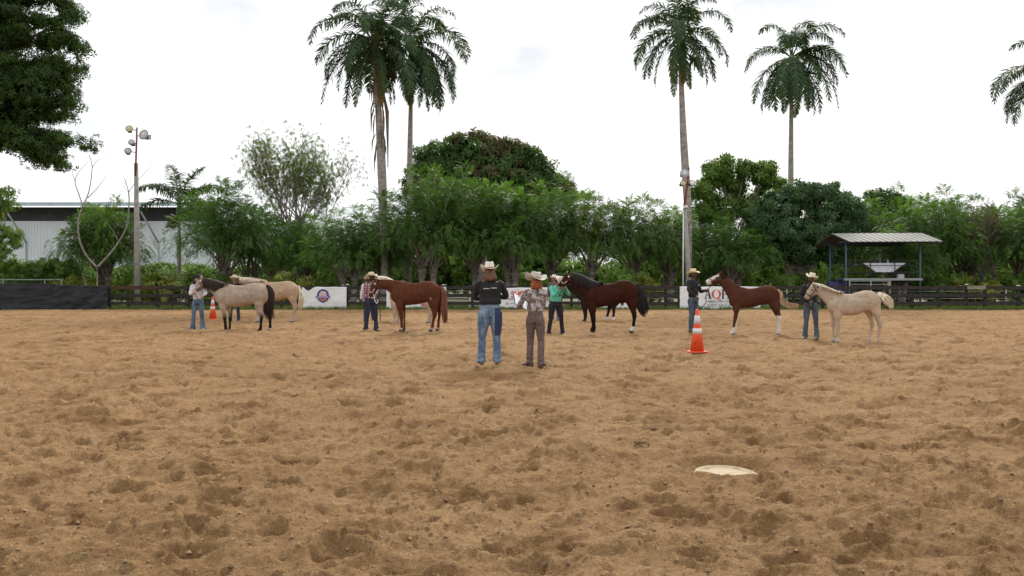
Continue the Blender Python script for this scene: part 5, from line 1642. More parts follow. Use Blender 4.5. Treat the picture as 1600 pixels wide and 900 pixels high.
    # ---------------------------------------------------------- halter
    if 'halter' in sp:
        hm = mat('halter_'+sp['halter'], {'leather': (.09, .045, .025), 'black': (.02, .02, .022), 'silver': (.42, .36, .28)}[sp['halter']], .45, .2, 30, metal=.0)
        sil = mat('halter_silver_plate', (.62, .60, .56), .3, .1, 20, metal=.5)
        mb = MB()
        def band(t, r=.011, tilt=0.0, ex=1.0):
            f = t*(len(head)-1); k = min(int(f), len(head)-2); g = f-k
            hx, hz, hh_, hw_ = [head[k][i]*(1-g)+head[k+1][i]*g for i in range(4)]
            pts = []
            for j in range(17):
                a = 2*PI*j/16
                p = Vector((hx, 0, hz))+hu*((hh_*ex+.012)*math.sin(a))+Vector((0, (hw_+.022)*math.cos(a), 0))+hd*(tilt*math.sin(a))
                pts.append(p)
            mb.tube(pts, r, 6, 1)
            return Vector((hx, 0, hz)), hh_, hw_
        c1, a1, b1 = band(.66, tilt=.0)
        c0, a0, b0 = band(.16, tilt=-.04)
        for sy in (-1, 1):
            mb.tube([c1+Vector((0, sy*(b1+.022), 0))-hu*a1*.25, c1.lerp(c0, .5)+Vector((0, sy*(max(b0, b1)+.035), 0))-hu*a0*.2, c0+Vector((0, sy*(b0+.03), 0))+hu*a0*.0], .011, 6)
        ho = mb.build('halter', hm, e)
        if sp.get('plates'):
            for sy in (-1, 1):
                m2 = MB()
                m2.tube([c1+Vector((0, sy*(b1+.03), 0))-hu*a1*.25, c1.lerp(c0, .5)+Vector((0, sy*(max(b0, b1)+.045), 0))-hu*a0*.2], .013, 6)
                m2.build('silver_plate', sil, ho); m2 = MB()
                m2.ell(c0+Vector((0, sy*(b0+.035), 0))+hu*a0*.25, (.03, .01, .03))
                m2.build('silver_plate', sil, ho); m2 = MB()
                m2.ell(c1+Vector((0, sy*(b1+.03), 0))+hu*a1*.3, (.022, .01, .022))
                m2.build('silver_plate', sil, ho)
    M = Matrix.Translation(e.location)
    sp['chin'] = M@(h1-hd*.10-hu*(head[-1][2]+.01))
    sp['ring'] = M@(h1-hd*.16-hu*(head[-2][2]*.9)+Vector((0, -.06, 0)))
    sp['muz'] = M@h1
    return e

CREAM = (.62, .52, .38)
SOCK = (.66, .60, .54)
HORSES = {}
HORSES['buckskin'] = dict(frame=(290, 420, 8.57), foot=838, u0=760, label='buckskin horse with black mane, tail and legs, beside the woman in white', coat=(.37, .292, .232), belly=(.43, .29, .21),
    legs=((.022, .018, .017), .42, .62), muzzle=(.10, .085, .08), socks=(('h2', .11, (.5, .45, .42)),), halter='leather', plates=True, fy=.14, hy=.15,
    torso=[(385, 305, 395, .09), (415, 265, 440, .17), (470, 222, 480, .235), (560, 200, 510, .27), (670, 218, 515, .29), (780, 216, 508, .30), (860, 196, 488, .30), (930, 188, 470, .30), (1000, 192, 480, .28), (1060, 215, 470, .24), (1098, 262, 440, .17), (1114, 315, 390, .09)],
    neck=[(510, 320, 120, .17), (430, 262, 104, .125), (345, 210, 82, .095), (270, 172, 60, .08)],
    head=[(250, 150, 50, .075), (215, 182, 60, .085), (185, 228, 47, .07), (158, 272, 33, .058), (138, 302, 26, .052)],
    f1=[(470, 458, 575), (520, 470, 568), (575, 497, 562), (635, 516, 565), (660, 518, 566), (700, 527, 565), (755, 533, 572), (790, 538, 582), (810, 524, 575)], 
    f2=[(500, 500, 590), (560, 540, 592), (620, 556, 592), (660, 556, 592), (700, 562, 588), (760, 560, 588), (790, 556, 590), (812, 546, 585)],
    h1=[(420, 905, 1075), (480, 935, 1062), (540, 955, 1052), (590, 985, 1060), (630, 1012, 1060), (690, 1012, 1048), (750, 1008, 1042), (785, 1003, 1045), (815, 980, 1035)],
    h2=[(420, 930, 1090), (490, 980, 1100), (560, 1040, 1120), (620, 1085, 1138), (660, 1096, 1138), (720, 1098, 1132), (780, 1095, 1136), (810, 1082, 1138)],
    mane=dict(name='black_brown', col=(.030, .018, .014), crest=[(232, 118), (300, 128), (400, 148), (500, 180), (585, 205)], len=.40, lean=.22, n=190),
    tail=dict(path=[(1080, 222, 10), (1120, 255, 26), (1140, 330, 42), (1128, 430, 52), (1112, 530, 62), (1128, 620, 60), (1150, 680, 50)], n=170, r=.017))
HORSES['chestnut'] = dict(brand=(893, 425), frame=(560, 415, 7.826), foot=819, u0=700, label='reddish chestnut mare with white brand on the haunch, head low beside the man in plaid', coat=(.098, .037, .021), muzzle=(.05, .022, .018), socks=(('f1', .10, (.40, .34, .31)), ('h1h2', .10, (.34, .28, .26))), halter='leather', plates=True,
    torso=[(396, 345, 415, .085), (425, 295, 455, .16), (480, 240, 488, .23), (560, 220, 502, .265), (640, 230, 503, .28), (720, 228, 495, .29), (790, 214, 478, .29), (860, 208, 465, .29), (925, 220, 475, .27), (970, 248, 470, .22), (1002, 290, 430, .13)],
    neck=[(530, 325, 112, .16), (450, 285, 92, .12), (355, 252, 66, .09), (270, 238, 52, .078)],
    head=[(238, 225, 44, .075), (208, 262, 54, .083), (182, 318, 43, .068), (160, 368, 31, .056), (146, 402, 26, .05)],
    f1=[(480, 455, 562), (530, 472, 558), (580, 490, 556), (630, 506, 556), (660, 511, 556), (700, 518, 552), (750, 522, 556), (772, 518, 560), (796, 502, 548)],
    f2=[(490, 500, 570), (560, 535, 572), (630, 542, 570), (680, 545, 566), (740, 546, 566), (768, 545, 570), (790, 535, 568)],
    h1=[(440, 838, 1002), (500, 862, 985), (550, 888, 975), (600, 905, 968), (630, 912, 965), (680, 905, 942), (735, 895, 930), (768, 888, 930), (798, 864, 915)],
    h2=[(440, 870, 1010), (500, 920, 1005), (560, 955, 1004), (600, 965, 1005), (640, 968, 1002), (700, 962, 992), (750, 957, 990), (772, 955, 992), (795, 940, 985)],
    mane=dict(name='chestnut', col=(.13, .045, .028), crest=[(225, 195), (330, 196), (450, 208), (570, 222)], len=.16, lean=.15, n=90, near=False),
    tail=dict(name='chestnut_tail', col=(.20, .085, .05), path=[(1000, 275, 12), (1030, 320, 28), (1045, 400, 36), (1048, 500, 40), (1052, 600, 38), (1060, 690, 30), (1064, 730, 22)], n=130, r=.015))
HORSES['bay'] = dict(frame=(850, 415, 7.5), foot=801, u0=800, label='dark bay horse with black mane and tail, head raised beside the man in mint green', coat=(.044, .0165, .011), legs=((.014, .011, .011), .40, .68), muzzle=(.025, .016, .014), socks=(('h1h2', .17, (.58, .56, .54)),), halter='leather', plates=True,
    torso=[(466, 350, 420, .085), (492, 300, 460, .16), (535, 252, 488, .225), (600, 225, 500, .265), (680, 234, 502, .28), (760, 234, 498, .29), (840, 212, 482, .29), (900, 194, 462, .29), (960, 190, 462, .285), (1020, 204, 472, .26), (1072, 240, 462, .20), (1104, 300, 412, .11)],
    neck=[(585, 330, 120, .165), (510, 285, 112, .135), (430, 230, 94, .105), (370, 188, 74, .085), (325, 165, 58, .078)],
    head=[(318, 150, 46, .075), (285, 172, 60, .085), (245, 212, 47, .068), (208, 246, 36, .058), (182, 266, 31, .052)], ear=(.06, .15),
    f1=[(480, 512, 615), (530, 528, 610), (580, 540, 602), (630, 555, 600), (655, 558, 600), (700, 568, 598), (730, 570, 600), (752, 566, 606), (775, 553, 596)],
    f2dx=-6,
    h1=[(430, 940, 1100), (490, 970, 1085), (540, 998, 1072), (590, 1022, 1080), (615, 1030, 1078), (670, 1034, 1066), (715, 1028, 1060), (745, 1020, 1064), (775, 996, 1045)],
    h2dx=10,
    mane=dict(name='black', col=(.016, .013, .014), crest=[(330, 104), (430, 128), (540, 182), (620, 215), (690, 236)], len=.42, lean=.12, n=220),
    tail=dict(path=[(1080, 240, 10), (1110, 280, 24), (1132, 360, 44), (1140, 440, 55), (1158, 510, 62), (1185, 570, 62), (1210, 590, 50)], n=180, r=.016))
HORSES['blaze'] = dict(frame=(1060, 415, 6.205), foot=677, u0=740, label='young chestnut horse with white face and white stockings by the tall cone', coat=(.084, .033, .021), muzzle=(.60, .48, .42), blaze=(.66, .58, .54), socks=(('f2', .66, SOCK), ('f1', .20, SOCK), ('h1h2', .54, SOCK)), halter='leather', hoofs_pale=1, hoof=(.4, .34, .28), fy=.11, hy=.10, wide=.86,
    torso=[(492, 318, 375, .085), (512, 272, 400, .15), (550, 225, 416, .20), (610, 215, 422, .235), (670, 229, 420, .25), (740, 226, 410, .26), (800, 210, 390, .26), (860, 201, 375, .26), (910, 206, 382, .25), (950, 232, 378, .19), (976, 272, 340, .11)],
    neck=[(575, 300, 92, .16), (530, 258, 76, .125), (480, 205, 60, .09), (432, 155, 50, .075)],
    head=[(415, 125, 36, .07), (385, 138, 46, .08), (342, 152, 38, .066), (300, 166, 30, .056), (270, 174, 26, .052)], ear=(.0, .13),
    f1=[(400, 522, 592), (440, 526, 584), (475, 528, 572), (515, 524, 562), (535, 524, 556), (570, 520, 545), (610, 516, 538), (632, 510, 538), (656, 492, 525)],
    f2=[(400, 530, 592), (450, 540, 588), (500, 550, 586), (530, 552, 582), (570, 553, 578), (610, 553, 578), (632, 550, 580), (652, 533, 568)],
    h1=[(370, 862, 978), (420, 890, 978), (465, 915, 980), (505, 940, 993), (535, 950, 993), (575, 952, 982), (615, 950, 978), (638, 946, 980), (658, 938, 972)],
    h2dx=12,
    mane=dict(name='chestnut', col=(.13, .045, .028), crest=[(405, 82), (460, 118), (530, 172), (600, 212)], len=.13, lean=.12, n=80, near=False),
    tail=dict(name='flaxen', col=(.62, .44, .26), col2=(.30, .19, .13), path=[(960, 245, 8), (992, 275, 14), (985, 320, 26), (1010, 360, 28), (1060, 392, 24), (1110, 400, 26), (1150, 400, 22), (1165, 405, 16)], n=120, r=.012))
HORSES['foal'] = dict(frame=(1240, 415, 7.2), foot=850, u0=680, label='pale cream palomino foal with a short white tail, furthest right of the horses', coat=(.45, .355, .265), belly=(.50, .33, .24), muzzle=(.34, .24, .21), halter='black', hoofs_pale=1, hoof=(.36, .30, .26), fy=.10, hy=.11, wide=.86, socks=(('f1f2h1h2', .12, (.50, .42, .36)),), ear=(.03, .11),
    torso=[(378, 405, 465, .085), (405, 358, 505, .15), (450, 318, 530, .20), (520, 303, 545, .235), (590, 307, 549, .255), (660, 305, 549, .26), (730, 285, 535, .265), (800, 267, 505, .265), (870, 272, 498, .25), (925, 300, 500, .20), (965, 352, 455, .12)],
    neck=[(485, 395, 105, .15), (415, 345, 92, .12), (345, 298, 74, .09), (280, 258, 58, .075)],
    head=[(258, 238, 50, .072), (225, 262, 60, .082), (190, 302, 46, .068), (155, 340, 35, .056), (136, 364, 29, .05)],
    f1=[(510, 430, 532), (560, 437, 522), (610, 445, 512), (655, 452, 512), (680, 455, 510), (725, 464, 502), (775, 466, 504), (800, 464, 508), (828, 448, 498)],
    f2=[(510, 425, 500), (580, 432, 478), (650, 436, 480), (700, 446, 476), (760, 450, 478), (800, 450, 482), (825, 440, 478)],
    h1=[(480, 830, 968), (540, 868, 962), (590, 895, 960), (635, 925, 975), (665, 930, 975), (720, 932, 962), (775, 928, 960), (805, 922, 960), (832, 916, 958)],
    h2=[(490, 800, 920), (550, 838, 905), (600, 866, 915), (640, 880, 925), (670, 882, 922), (720, 874, 904), (770, 866, 896), (800, 858, 895), (826, 842, 888)],
    mane=dict(name='white', col=(.72, .64, .52), crest=[(232, 190), (300, 202), (390, 238), (470, 275), (540, 300)], len=.12, lean=.12, n=90),
    tail=dict(name='cream', col=(.80, .73, .58), path=[(945, 306, 12), (985, 320, 26), (1030, 355, 42), (1070, 395, 46), (1095, 435, 36), (1105, 475, 18)], n=150, r=.013))
HORSES['palomino_a'] = dict(frame=(280, 400, 6.427), foot=667, u0=990, label='pale palomino horse with cream tail standing behind the buckskin', coat=(.44, .315, .215), muzzle=(.35, .26, .2), socks=(('f1f2h1h2', .22, (.42, .37, .33)),), halter='leather', vox=.026, hoof=(.12, .1, .09),
    torso=[(765, 335, 400, .085), (795, 295, 435, .17), (850, 262, 452, .24), (920, 262, 458, .27), (990, 262, 455, .285), (1050, 254, 440, .285), (1100, 252, 425, .285), (1150, 268, 432, .25), (1190, 305, 405, .18), (1208, 350, 370, .09)],
    neck=[(850, 320, 85, .15), (780, 290, 68, .115), (700, 262, 52, .085), (640, 248, 40, .075)],
    head=[(622, 240, 34, .07), (600, 252, 40, .08), (578, 268, 30, .064), (562, 285, 22, .054), (555, 300, 18, .05)],
    f1=[(420, 760, 840), (480, 770, 832), (530, 778, 825), (560, 784, 822), (600, 790, 814), (632, 786, 818), (650, 768, 812)], f2dx=14,
    h1=[(400, 1080, 1200), (440, 1105, 1188), (480, 1130, 1190), (510, 1148, 1196), (550, 1152, 1184), (600, 1146, 1176), (630, 1138, 1176), (652, 1120, 1166)], h2dx=-14,
    mane=dict(name='white', col=(.72, .64, .52), crest=[(606, 215), (700, 222), (780, 238), (860, 256)], len=.22, lean=.1, n=100),
    tail=dict(name='cream', path=[(1195, 300, 6), (1215, 350, 14), (1228, 410, 26), (1230, 460, 30), (1218, 510, 24), (1206, 545, 14)], n=100, r=.016))
HORSES['palomino_b'] = dict(frame=(560, 415, 7.826), foot=706, u0=640, label='cream palomino horse mostly hidden behind the reddish chestnut', coat=(.44, .315, .215), muzzle=(.35, .26, .2), socks=(('f1f2h1h2', .22, (.42, .37, .33)),), halter='leather', vox=.026, hoof=(.08, .07, .06),
    torso=[(382, 345, 415, .085), (410, 295, 450, .17), (470, 245, 478, .24), (550, 235, 488, .27), (630, 228, 486, .28), (700, 214, 472, .285), (760, 205, 458, .285), (820, 215, 458, .26), (865, 250, 445, .2), (895, 310, 410, .1)],
    neck=[(480, 310, 100, .15), (410, 255, 82, .115), (330, 200, 60, .085), (265, 170, 44, .075)],
    head=[(250, 162, 36, .07), (228, 178, 42, .08), (206, 202, 32, .064), (190, 222, 24, .054), (182, 236, 20, .05)],
    f1=[(450, 395, 480), (500, 405, 478), (550, 415, 478), (585, 425, 475), (610, 430, 472), (650, 438, 464), (680, 434, 468), (696, 415, 458)], f2dx=32,
    h1=[(440, 795, 905), (480, 812, 895), (530, 835, 890), (575, 852, 898), (600, 856, 896), (640, 848, 878), (675, 840, 874), (692, 828, 868)], h2dx=14,
    mane=dict(name='white', col=(.72, .64, .52), crest=[(235, 130), (340, 140), (430, 180), (520, 215)], len=.24, lean=.1, n=100),
    tail=dict(name='cream', path=[(888, 270, 6), (915, 310, 20), (925, 380, 30), (930, 450, 34), (930, 520, 26)], n=80, r=.016))
HORSES['black'] = dict(frame=(850, 415, 7.5), foot=657, u0=660, label='black horse with white hind socks mostly hidden behind the dark bay', coat=(.026, .018, .016), muzzle=(.02, .016, .015), socks=(('h1h2', .19, (.62, .60, .58)), ('f2', .10, (.5, .48, .46))), vox=.026, halter='black',
    torso=[(425, 330, 405, .085), (452, 285, 445, .17), (510, 238, 485, .24), (590, 232, 498, .27), (660, 225, 490, .28), (730, 206, 475, .285), (790, 208, 468, .28), (840, 232, 465, .25), (875, 275, 440, .18), (895, 320, 400, .1)],
    neck=[(505, 345, 110, .15), (430, 300, 90, .115), (350, 262, 62, .085), (290, 232, 46, .075)],
    head=[(275, 225, 36, .07), (255, 238, 42, .08), (235, 255, 32, .064), (220, 268, 24, .054), (212, 276, 20, .05)],
    f1=[(430, 425, 515), (480, 435, 505), (530, 448, 500), (570, 458, 498), (590, 460, 496), (615, 464, 492), (632, 458, 494), (645, 446, 486)], f2dx=14,
    h1=[(430, 770, 890), (460, 778, 868), (490, 785, 840), (525, 794, 832), (550, 796, 828), (590, 794, 824), (620, 790, 826), (644, 782, 820)],
    h2=[(430, 750, 870), (470, 748, 830), (500, 746, 795), (530, 745, 782), (560, 740, 772), (590, 732, 762), (620, 724, 760), (644, 714, 752)],
    mane=dict(name='black', col=(.016, .013, .014), crest=[(280, 190), (360, 205), (440, 220), (520, 235)], len=.25, lean=.1, n=60),
    tail=dict(name='black', path=[(882, 285, 6), (905, 330, 18), (912, 390, 24), (915, 440, 22), (922, 480, 12)], n=60, r=.015))

def build_horses():
    for k in HORSES: build_horse(HORSES[k])
# ================================================================== PEOPLE
def smoothtube(mb, pts, rad, n=12, k=3, flat=1.0):
    P = catmull([(*p, r) for p, r in zip(pts, rad)], k)
    mb.tube([p[:3] for p in P], [max(.004, p[3]) for p in P], n, flat)

def ik(a, b, l1, l2, pole):
    a, b = Vector(a), Vector(b); d = b-a; L_ = min(d.length, (l1+l2)*.995)
    if d.length > 1e-6: d = d.normalized()
    b = a+d*L_
    x = (l1*l1-l2*l2+L_*L_)/(2*L_); h = math.sqrt(max(0, l1*l1-x*x))
    p = Vector(pole); p = (p-d*p.dot(d)).normalized()
    return a+d*x+p*h, b

def hand(mb_, wrist, d, nrm, s, right, curl=.7):
    """palm, four unequal bent fingers and a thumb from the side of the palm"""
    d = d.normalized(); nrm = (nrm-d*nrm.dot(d)).normalized(); side = d.cross(nrm)*(1 if right else -1)
    def P(a, b, c): return wrist+(d*a+side*b+nrm*c)*s
    mb_.tube([P(-.02, 0, 0), P(.02, 0, 0), P(.055, .0, 0), P(.088, 0, .002), P(.096, 0, .003)], [.024*s, .030*s, .038*s, .040*s, .030*s], 10, .55)
    for i, (off, ln) in enumerate(((-.030, .072), (-.010, .082), (.011, .076), (.031, .060))):
        c = curl*(1+.12*i)
        q = P(.088, off, 0); ang = 0; pts = [q]; 
        for seg, f in ((.45, .6), (.32, 1.0), (.23, .9)):
            ang += c*f
            q = q+(d*math.cos(ang)+nrm*math.sin(ang))*ln*seg*s
            pts.append(q)
        mb_.tube(pts, [.0098*s, .0092*s, .0085*s, .0066*s], 7)
    t0 = P(.018, -.030, .004); t1 = P(.045, -.052, .018); t2 = P(.070, -.054, .034); t3 = P(.088, -.046, .044)
    mb_.tube([t0, t1, t2, t3], [.015*s, .0125*s, .011*s, .008*s], 7)

SKIN = dict(tan=(.27, .14, .09), brown=(.105, .050, .032), pale=(.50, .30, .22), deep=(.055, .028, .019))

def build_hat(parent, M, colr, band, s=1.0, brim=(.165, .20), curl=.075, dip=.03, crown_h=.125, name='straw'):
    hm = mat('hat_'+name, colr, .8, .08, 40, bump=.001, bscale=300)
    N = 40
    rings = []
    a, b = .084, .104          # head opening: half width x, half length y
    def ringp(k, z, f=None):
        out = []
        for j in range(N):
            t = 2*PI*j/N; c, s_ = math.cos(t), math.sin(t)
            zz = z
            x, y = a*k*c, b*k*s_
            if f: zz, x, y = f(t, x, y, z)
            out.append(Vector((x, y, zz)))
        return out
    def br(fr, lift=0.0):
        out = []
        for j in range(N):
            t = 2*PI*j/N; c, s_ = math.cos(t), math.sin(t)
            x = (a+(brim[0]-a)*fr)*c; y = (b+(brim[1]-b)*fr)*s_
            z = curl*abs(c)**2.2*fr**1.7-dip*abs(s_)**2*fr**1.3+lift
            x *= (1-.10*abs(c)*fr*curl/.07)
            out.append(Vector((x, y, z)))
        return out
    # outer: from inside crown up? closed thick shell: under-brim -> edge -> top brim -> crown
    rings.append([Vector((p.x*.9, p.y*.9, .015)) for p in br(0)])
    rings.append(br(0, -.004)); rings.append(br(.5, -.004)); rings.append(br(1, -.004))
    rings.append(br(1.01, .002)); rings.append(br(.98, .006)); rings.append(br(.5, .005)); rings.append(br(.06, .004))
    for k, z in ((1.0, .012), (.985, .045), (.95, .08), (.88, .108)):
        rings.append(ringp(k, z*crown_h/.125))
    def pinch(kk, zt):
        def f(t, x, y, z):
            c, s_ = math.cos(t), math.sin(t)
            front = max(0, -s_)
            zz = zt*crown_h/.125+.012*s_*0-.034*(1-abs(c))**2*(.4+.6*(1-kk))-.0*front
            x2 = x*(1-.22*front)
            return zz, x2, y
        return f
    rings.append(ringp(.80, .12, pinch(.2, .124))); rings.append(ringp(.62, .126, pinch(.5, .126))); rings.append(ringp(.36, .11, pinch(.8, .110))); rings.append(ringp(.06, .095, pinch(1, .092)))
    rings = [[M@(p*s) for p in r] for r in rings]
    V, Q = rings_to_mesh(rings)
    h = obj('hat', V, Q, hm, parent)
    # band
    rg = []
    for k, z in ((1.0, .010), (1.03, .012), (1.025, .032), (.99, .034)):
        rg.append([M@(Vector((a*k*math.cos(2*PI*j/N), b*k*math.sin(2*PI*j/N), z))*s) for j in range(N)])
    V, Q = rings_to_mesh(rg)
    obj('hat_band', V, Q, mat('hat_band_'+band[0], band[1], .6, .1), h)
    return h

def build_person(p):
    Y = p['Y']; x0 = (p['px']-800)/F*Y
    rz = math.radians(p.get('yaw', 0)); H = p.get('H', 1.72); s = H/1.75
    e = empty('person', (x0, Y, 0), rz)
    gz = ground_at(x0, Y) if p.get('ground', True) else 0
    e.location.z = gz
    tag(e, p['label'], 'person')
    Mi = (Matrix.Translation((x0, Y, gz))@Matrix.Rotation(rz, 4, 'Z')).inverted()
    def W(px, py, dY=0): return Mi@at(px, py, Y+dY)
    vox = p.get('vox', .0125)
    wd = p.get('broad', 1.0); belly = p.get('belly', 0.0)
    lean = Vector(p.get('lean', (0, 0, 0)))
    hip = .92*s; sh = 1.42*s
    sw = .175*s*wd
    # ---- feet / legs
    fl = Vector((*p.get('footL', (.12, 0)), 0)); fr = Vector((*p.get('footR', (-.12, 0)), 0))     # person's left = +x when facing -y
    legs = []
    for sx, f in ((1, fl), (-1, fr)):
        hp = Vector((sx*.092*s*wd, 0, .90*s)); an = Vector((f.x, f.y+.02, .09*s))
        kn = hp.lerp(an, .52)+Vector((sx*.005, -.03+p.get('kneeb', 0), 0))
        legs.append((hp, kn, an, sx))
    Shc = Vector((0, 0, sh))+lean
    shl = Shc+Vector((sw, .0, 0)); shr = Shc+Vector((-sw, .0, 0))
    arms = []
    for sx, S0, key in ((1, shl, 'handL'), (-1, shr, 'handR')):
        t = p.get(key)
        if t is None: t = Vector((sx*(.27*wd), -.02, .83*s))+lean*.3
        elif len(t) == 4: t = Vector(t[:3])       # local coordinates flagged by a 4th entry
        else: t = W(*t)
        pole = Vector(p.get('pole'+key[-1], (sx*.6, .7, -.6)))
        el, wr = ik(S0, t, .285*s, .255*s, pole)
        arms.append((S0, el, wr, sx, key))
    # ---- head frame
    hc = Shc+Vector((0, -.015, .055*s))
    Mh = Matrix.Translation(hc)@Euler((math.radians(-p.get('pitch', 0)), math.radians(p.get('roll', 0)), math.radians(p.get('turn', 0))), 'ZXY' if False else 'XYZ').to_matrix().to_4x4()
    Mh = Matrix.Translation(hc)@Matrix.Rotation(math.radians(p.get('turn', 0)), 4, 'Z')@Matrix.Rotation(math.radians(p.get('roll', 0)), 4, 'Y')@Matrix.Rotation(math.radians(p.get('pitch', 0)), 4, 'X')@Matrix.Scale(s, 4)
    # (pitch > 0 tips the face down: face looks along -y)
    b = MB()
    hd = MB()
    hd.ell((0, .018, .185), (.073, .092, .088), n=16, m=11)
    hd.ell((0, -.012, .150), (.064, .074, .085), n=14, m=9)
    hd.ell((0, -.030, .095), (.046, .050, .045), n=12, m=8)
    hd.tube([(0, -.078, .165), (0, -.095, .145), (0, -.108, .124), (0, -.088, .112)], [.009, .012, .016, .010], 8)
    hd.ell((0, -.082, .185), (.050, .014, .010)); hd.ell((0, -.083, .092), (.024, .012, .009)); hd.ell((0, -.076, .060), (.020, .016, .016))
    for sx in (-1, 1):
        hd.ell((sx*.072, .012, .145), (.011, .022, .032)); hd.ell((sx*.040, -.062, .130), (.022, .020, .022))
    hd.tube([(0, .030, .13), (0, .020, .05), (0, .012, -.03)], [.060, .055, .062], 12)
    b.add([Mh@Vector(v) for v in hd.v], hd.f)
    # hidden torso and legs keep the body in one piece
    k = .86
    smoothtube(b, [(0, 0, .88*s), (0, -.0, 1.05*s), tuple(Vector((0, 0, 1.25*s))+lean*.6), tuple(Shc+Vector((0, 0, .02)))], [.088*s, .082*s, .085*s, .060*s], 14)
    b.tube([shl, shr], .042*s, 8)
    for hp, kn, an, sx in legs:
        smoothtube(b, [hp, kn, an, an+Vector((0, 0, -.05))], [.068*s, .047*s, .034*s, .034*s], 10)
    for S0, el, wr, sx, key in arms:
        smoothtube(b, [S0, el, wr], [.040*s, .034*s, .024*s], 10)
    co, fc = remesh(b.v, b.f, vox, 2, .4)
    V = co.tolist(); Q = list(fc)
    hb = MB()
    for S0, el, wr, sx, key in arms:
        d = (wr-el).normalized()
        if key in p.get('bend', {}): d = (Mi.to_3x3()@Vector(p['bend'][key])).normalized()
        nrm = Vector((-sx, -.2, .1)) if key not in p.get('palm', {}) else Mi.to_3x3()@Vector(p['palm'][key])
        hand(hb, wr, d, nrm, s, sx < 0, p.get('curl', .55))
    hco, hfc = remesh(hb.v, hb.f, .0055, 1, .4)
    o_ = len(V); V += hco.tolist(); Q += [tuple(i+o_ for i in q) for q in hfc]
    V = np.array(V); sk = np.array(SKIN[p['skin']])
    col = np.tile(sk, (len(V), 1))*(1+.12*fbm(V[:, 0]*30, V[:, 2]*30+V[:, 1]*20, 2, 4))[:, None]
    Lh = np.array(Mh.inverted())
    lv = V@Lh[:3, :3].T+Lh[:3, 3]
    lips = (np.abs(lv[:, 0]) < .026) & (np.abs(lv[:, 2]-.092) < .010) & (lv[:, 1] < -.07)
    col[lips] = sk*np.array([.85, .55, .55])
    brow = (np.abs(np.abs(lv[:, 0])-.032) < .018) & (np.abs(lv[:, 2]-.186) < .007) & (lv[:, 1] < -.06)
    col[brow] = np.array([.03, .02, .015])
    if p.get('beard'):
        bd = (lv[:, 2] < .105) & (lv[:, 2] > .045) & (lv[:, 1] < -.02) & ~lips
        col[bd] = col[bd]*.45
    skm = mat('skin', (1, 1, 1), .5, .05, 20, attr=True, spec=.3)
    obj('body', V, Q, skm, e, True, col)
    for sx in (-1, 1):
        Vv, Qq = ellipsoid(Mh@Vector((sx*.030, -.083, .160)), (.011*s, .007*s, .007*s)); obj('eye', Vv, Qq, mat('human_eye', (.02, .015, .012), .2, .05), e)
    # ---- shirt
    t = MB()
    dep = p.get('deep', 1.0)
    secs = []
    for z, hx, hy, oy_ in ((.885, .176, .138, 0), (.96, .158, .118+belly*.6, -belly*.4), (1.06, .152, .112+belly, -belly*.5), (1.18, .160, .116+belly*.6, -belly*.3), (1.30, .178, .122, 0), (1.385, .185, .112, .005), (1.43, .155, .09, .01), (1.465, .085, .070, .01), (1.485, .062, .062, .008)):
        f = min(1, max(0, (z-.9)/.5))
        secs.append((z*s, hx*s*wd, hy*s*dep, oy_*s, f))
    wz = p.get('waist', 1.02)
    o1 = 1.0 if p.get('tucked', True) else 1.10
    secs = [q for q in secs if q[0] > wz*s]
    secs = [((wz-.035)*s, .146*s*wd*o1, .110*s*dep*o1+belly*.5, -belly*.3, 0), ((wz+.01)*s, .156*s*wd*o1, .120*s*dep*o1+belly*.7, -belly*.4, 0)]+[q for q in secs if q[0] > (wz+.05)*s]
    rings = []
    for z, hx, hy, oy_, f in secs:
        c = Vector((0, oy_, z))+lean*f**1.5
        rings.append([c+Vector((math.copysign(abs(math.cos(a))**.85, math.cos(a))*hx, math.copysign(abs(math.sin(a))**.9, math.sin(a))*hy, 0)) for a in [2*PI*j/22 for j in range(22)]])
    t.add(*rings_to_mesh(rings))
    for S0, el, wr, sx, key in arms:
        d = (wr-el).normalized()
        full = p.get('sleeve', 1.0)
        endp = el.lerp(wr, full)
        smoothtube(t, [S0+Vector((-sx*.05, 0, .01)), S0+Vector((0, 0, -.015)), S0.lerp(el, .55), el, el.lerp(endp, .55), endp+d*.004], [.062*s, .070*s, .060*s, .054*s, .048*s, .038*s], 12)
    # collar
    t.tube([Shc+Vector((0, .01, .045)), Shc+Vector((0, .008, .078))], [.062*s, .060*s], 14)
    co, fc = remesh(t.v, t.f, max(vox, .014), 2, .5)
    # creases
    cx, cy, cz = co[:, 0]*1.0, co[:, 1], co[:, 2]
    me_n = fbm(cx*9+cz*5+p['px'], cz*11-cy*8, 3, 13)
    ang = np.arctan2(cy, cx)
    co = co+np.stack([np.cos(ang), np.sin(ang), 0*ang], -1)*(me_n*.016*p.get('crease', 1))[:, None]
    obj('shirt', co, fc, p['shirt'], e)
    # ---- trousers
    t = MB()
    hwx = .150*s*wd
    rings = []
    hp_ = p.get('hips', 1.0)
    for z, hx, hy in ((.84, .155, .115), (.88, .164, .124), (.93, .160, .122), (.93+(wz-.93)*.6, .148, .113), (wz, .138, .105)):
        rings.append([Vector((hx*s*wd*hp_*math.cos(2*PI*j/20), hy*s*(1+belly)*math.sin(2*PI*j/20), z*s)) for j in range(20)])
    t.add(*rings_to_mesh(rings))
    flare = p.get('flare', 1.0)
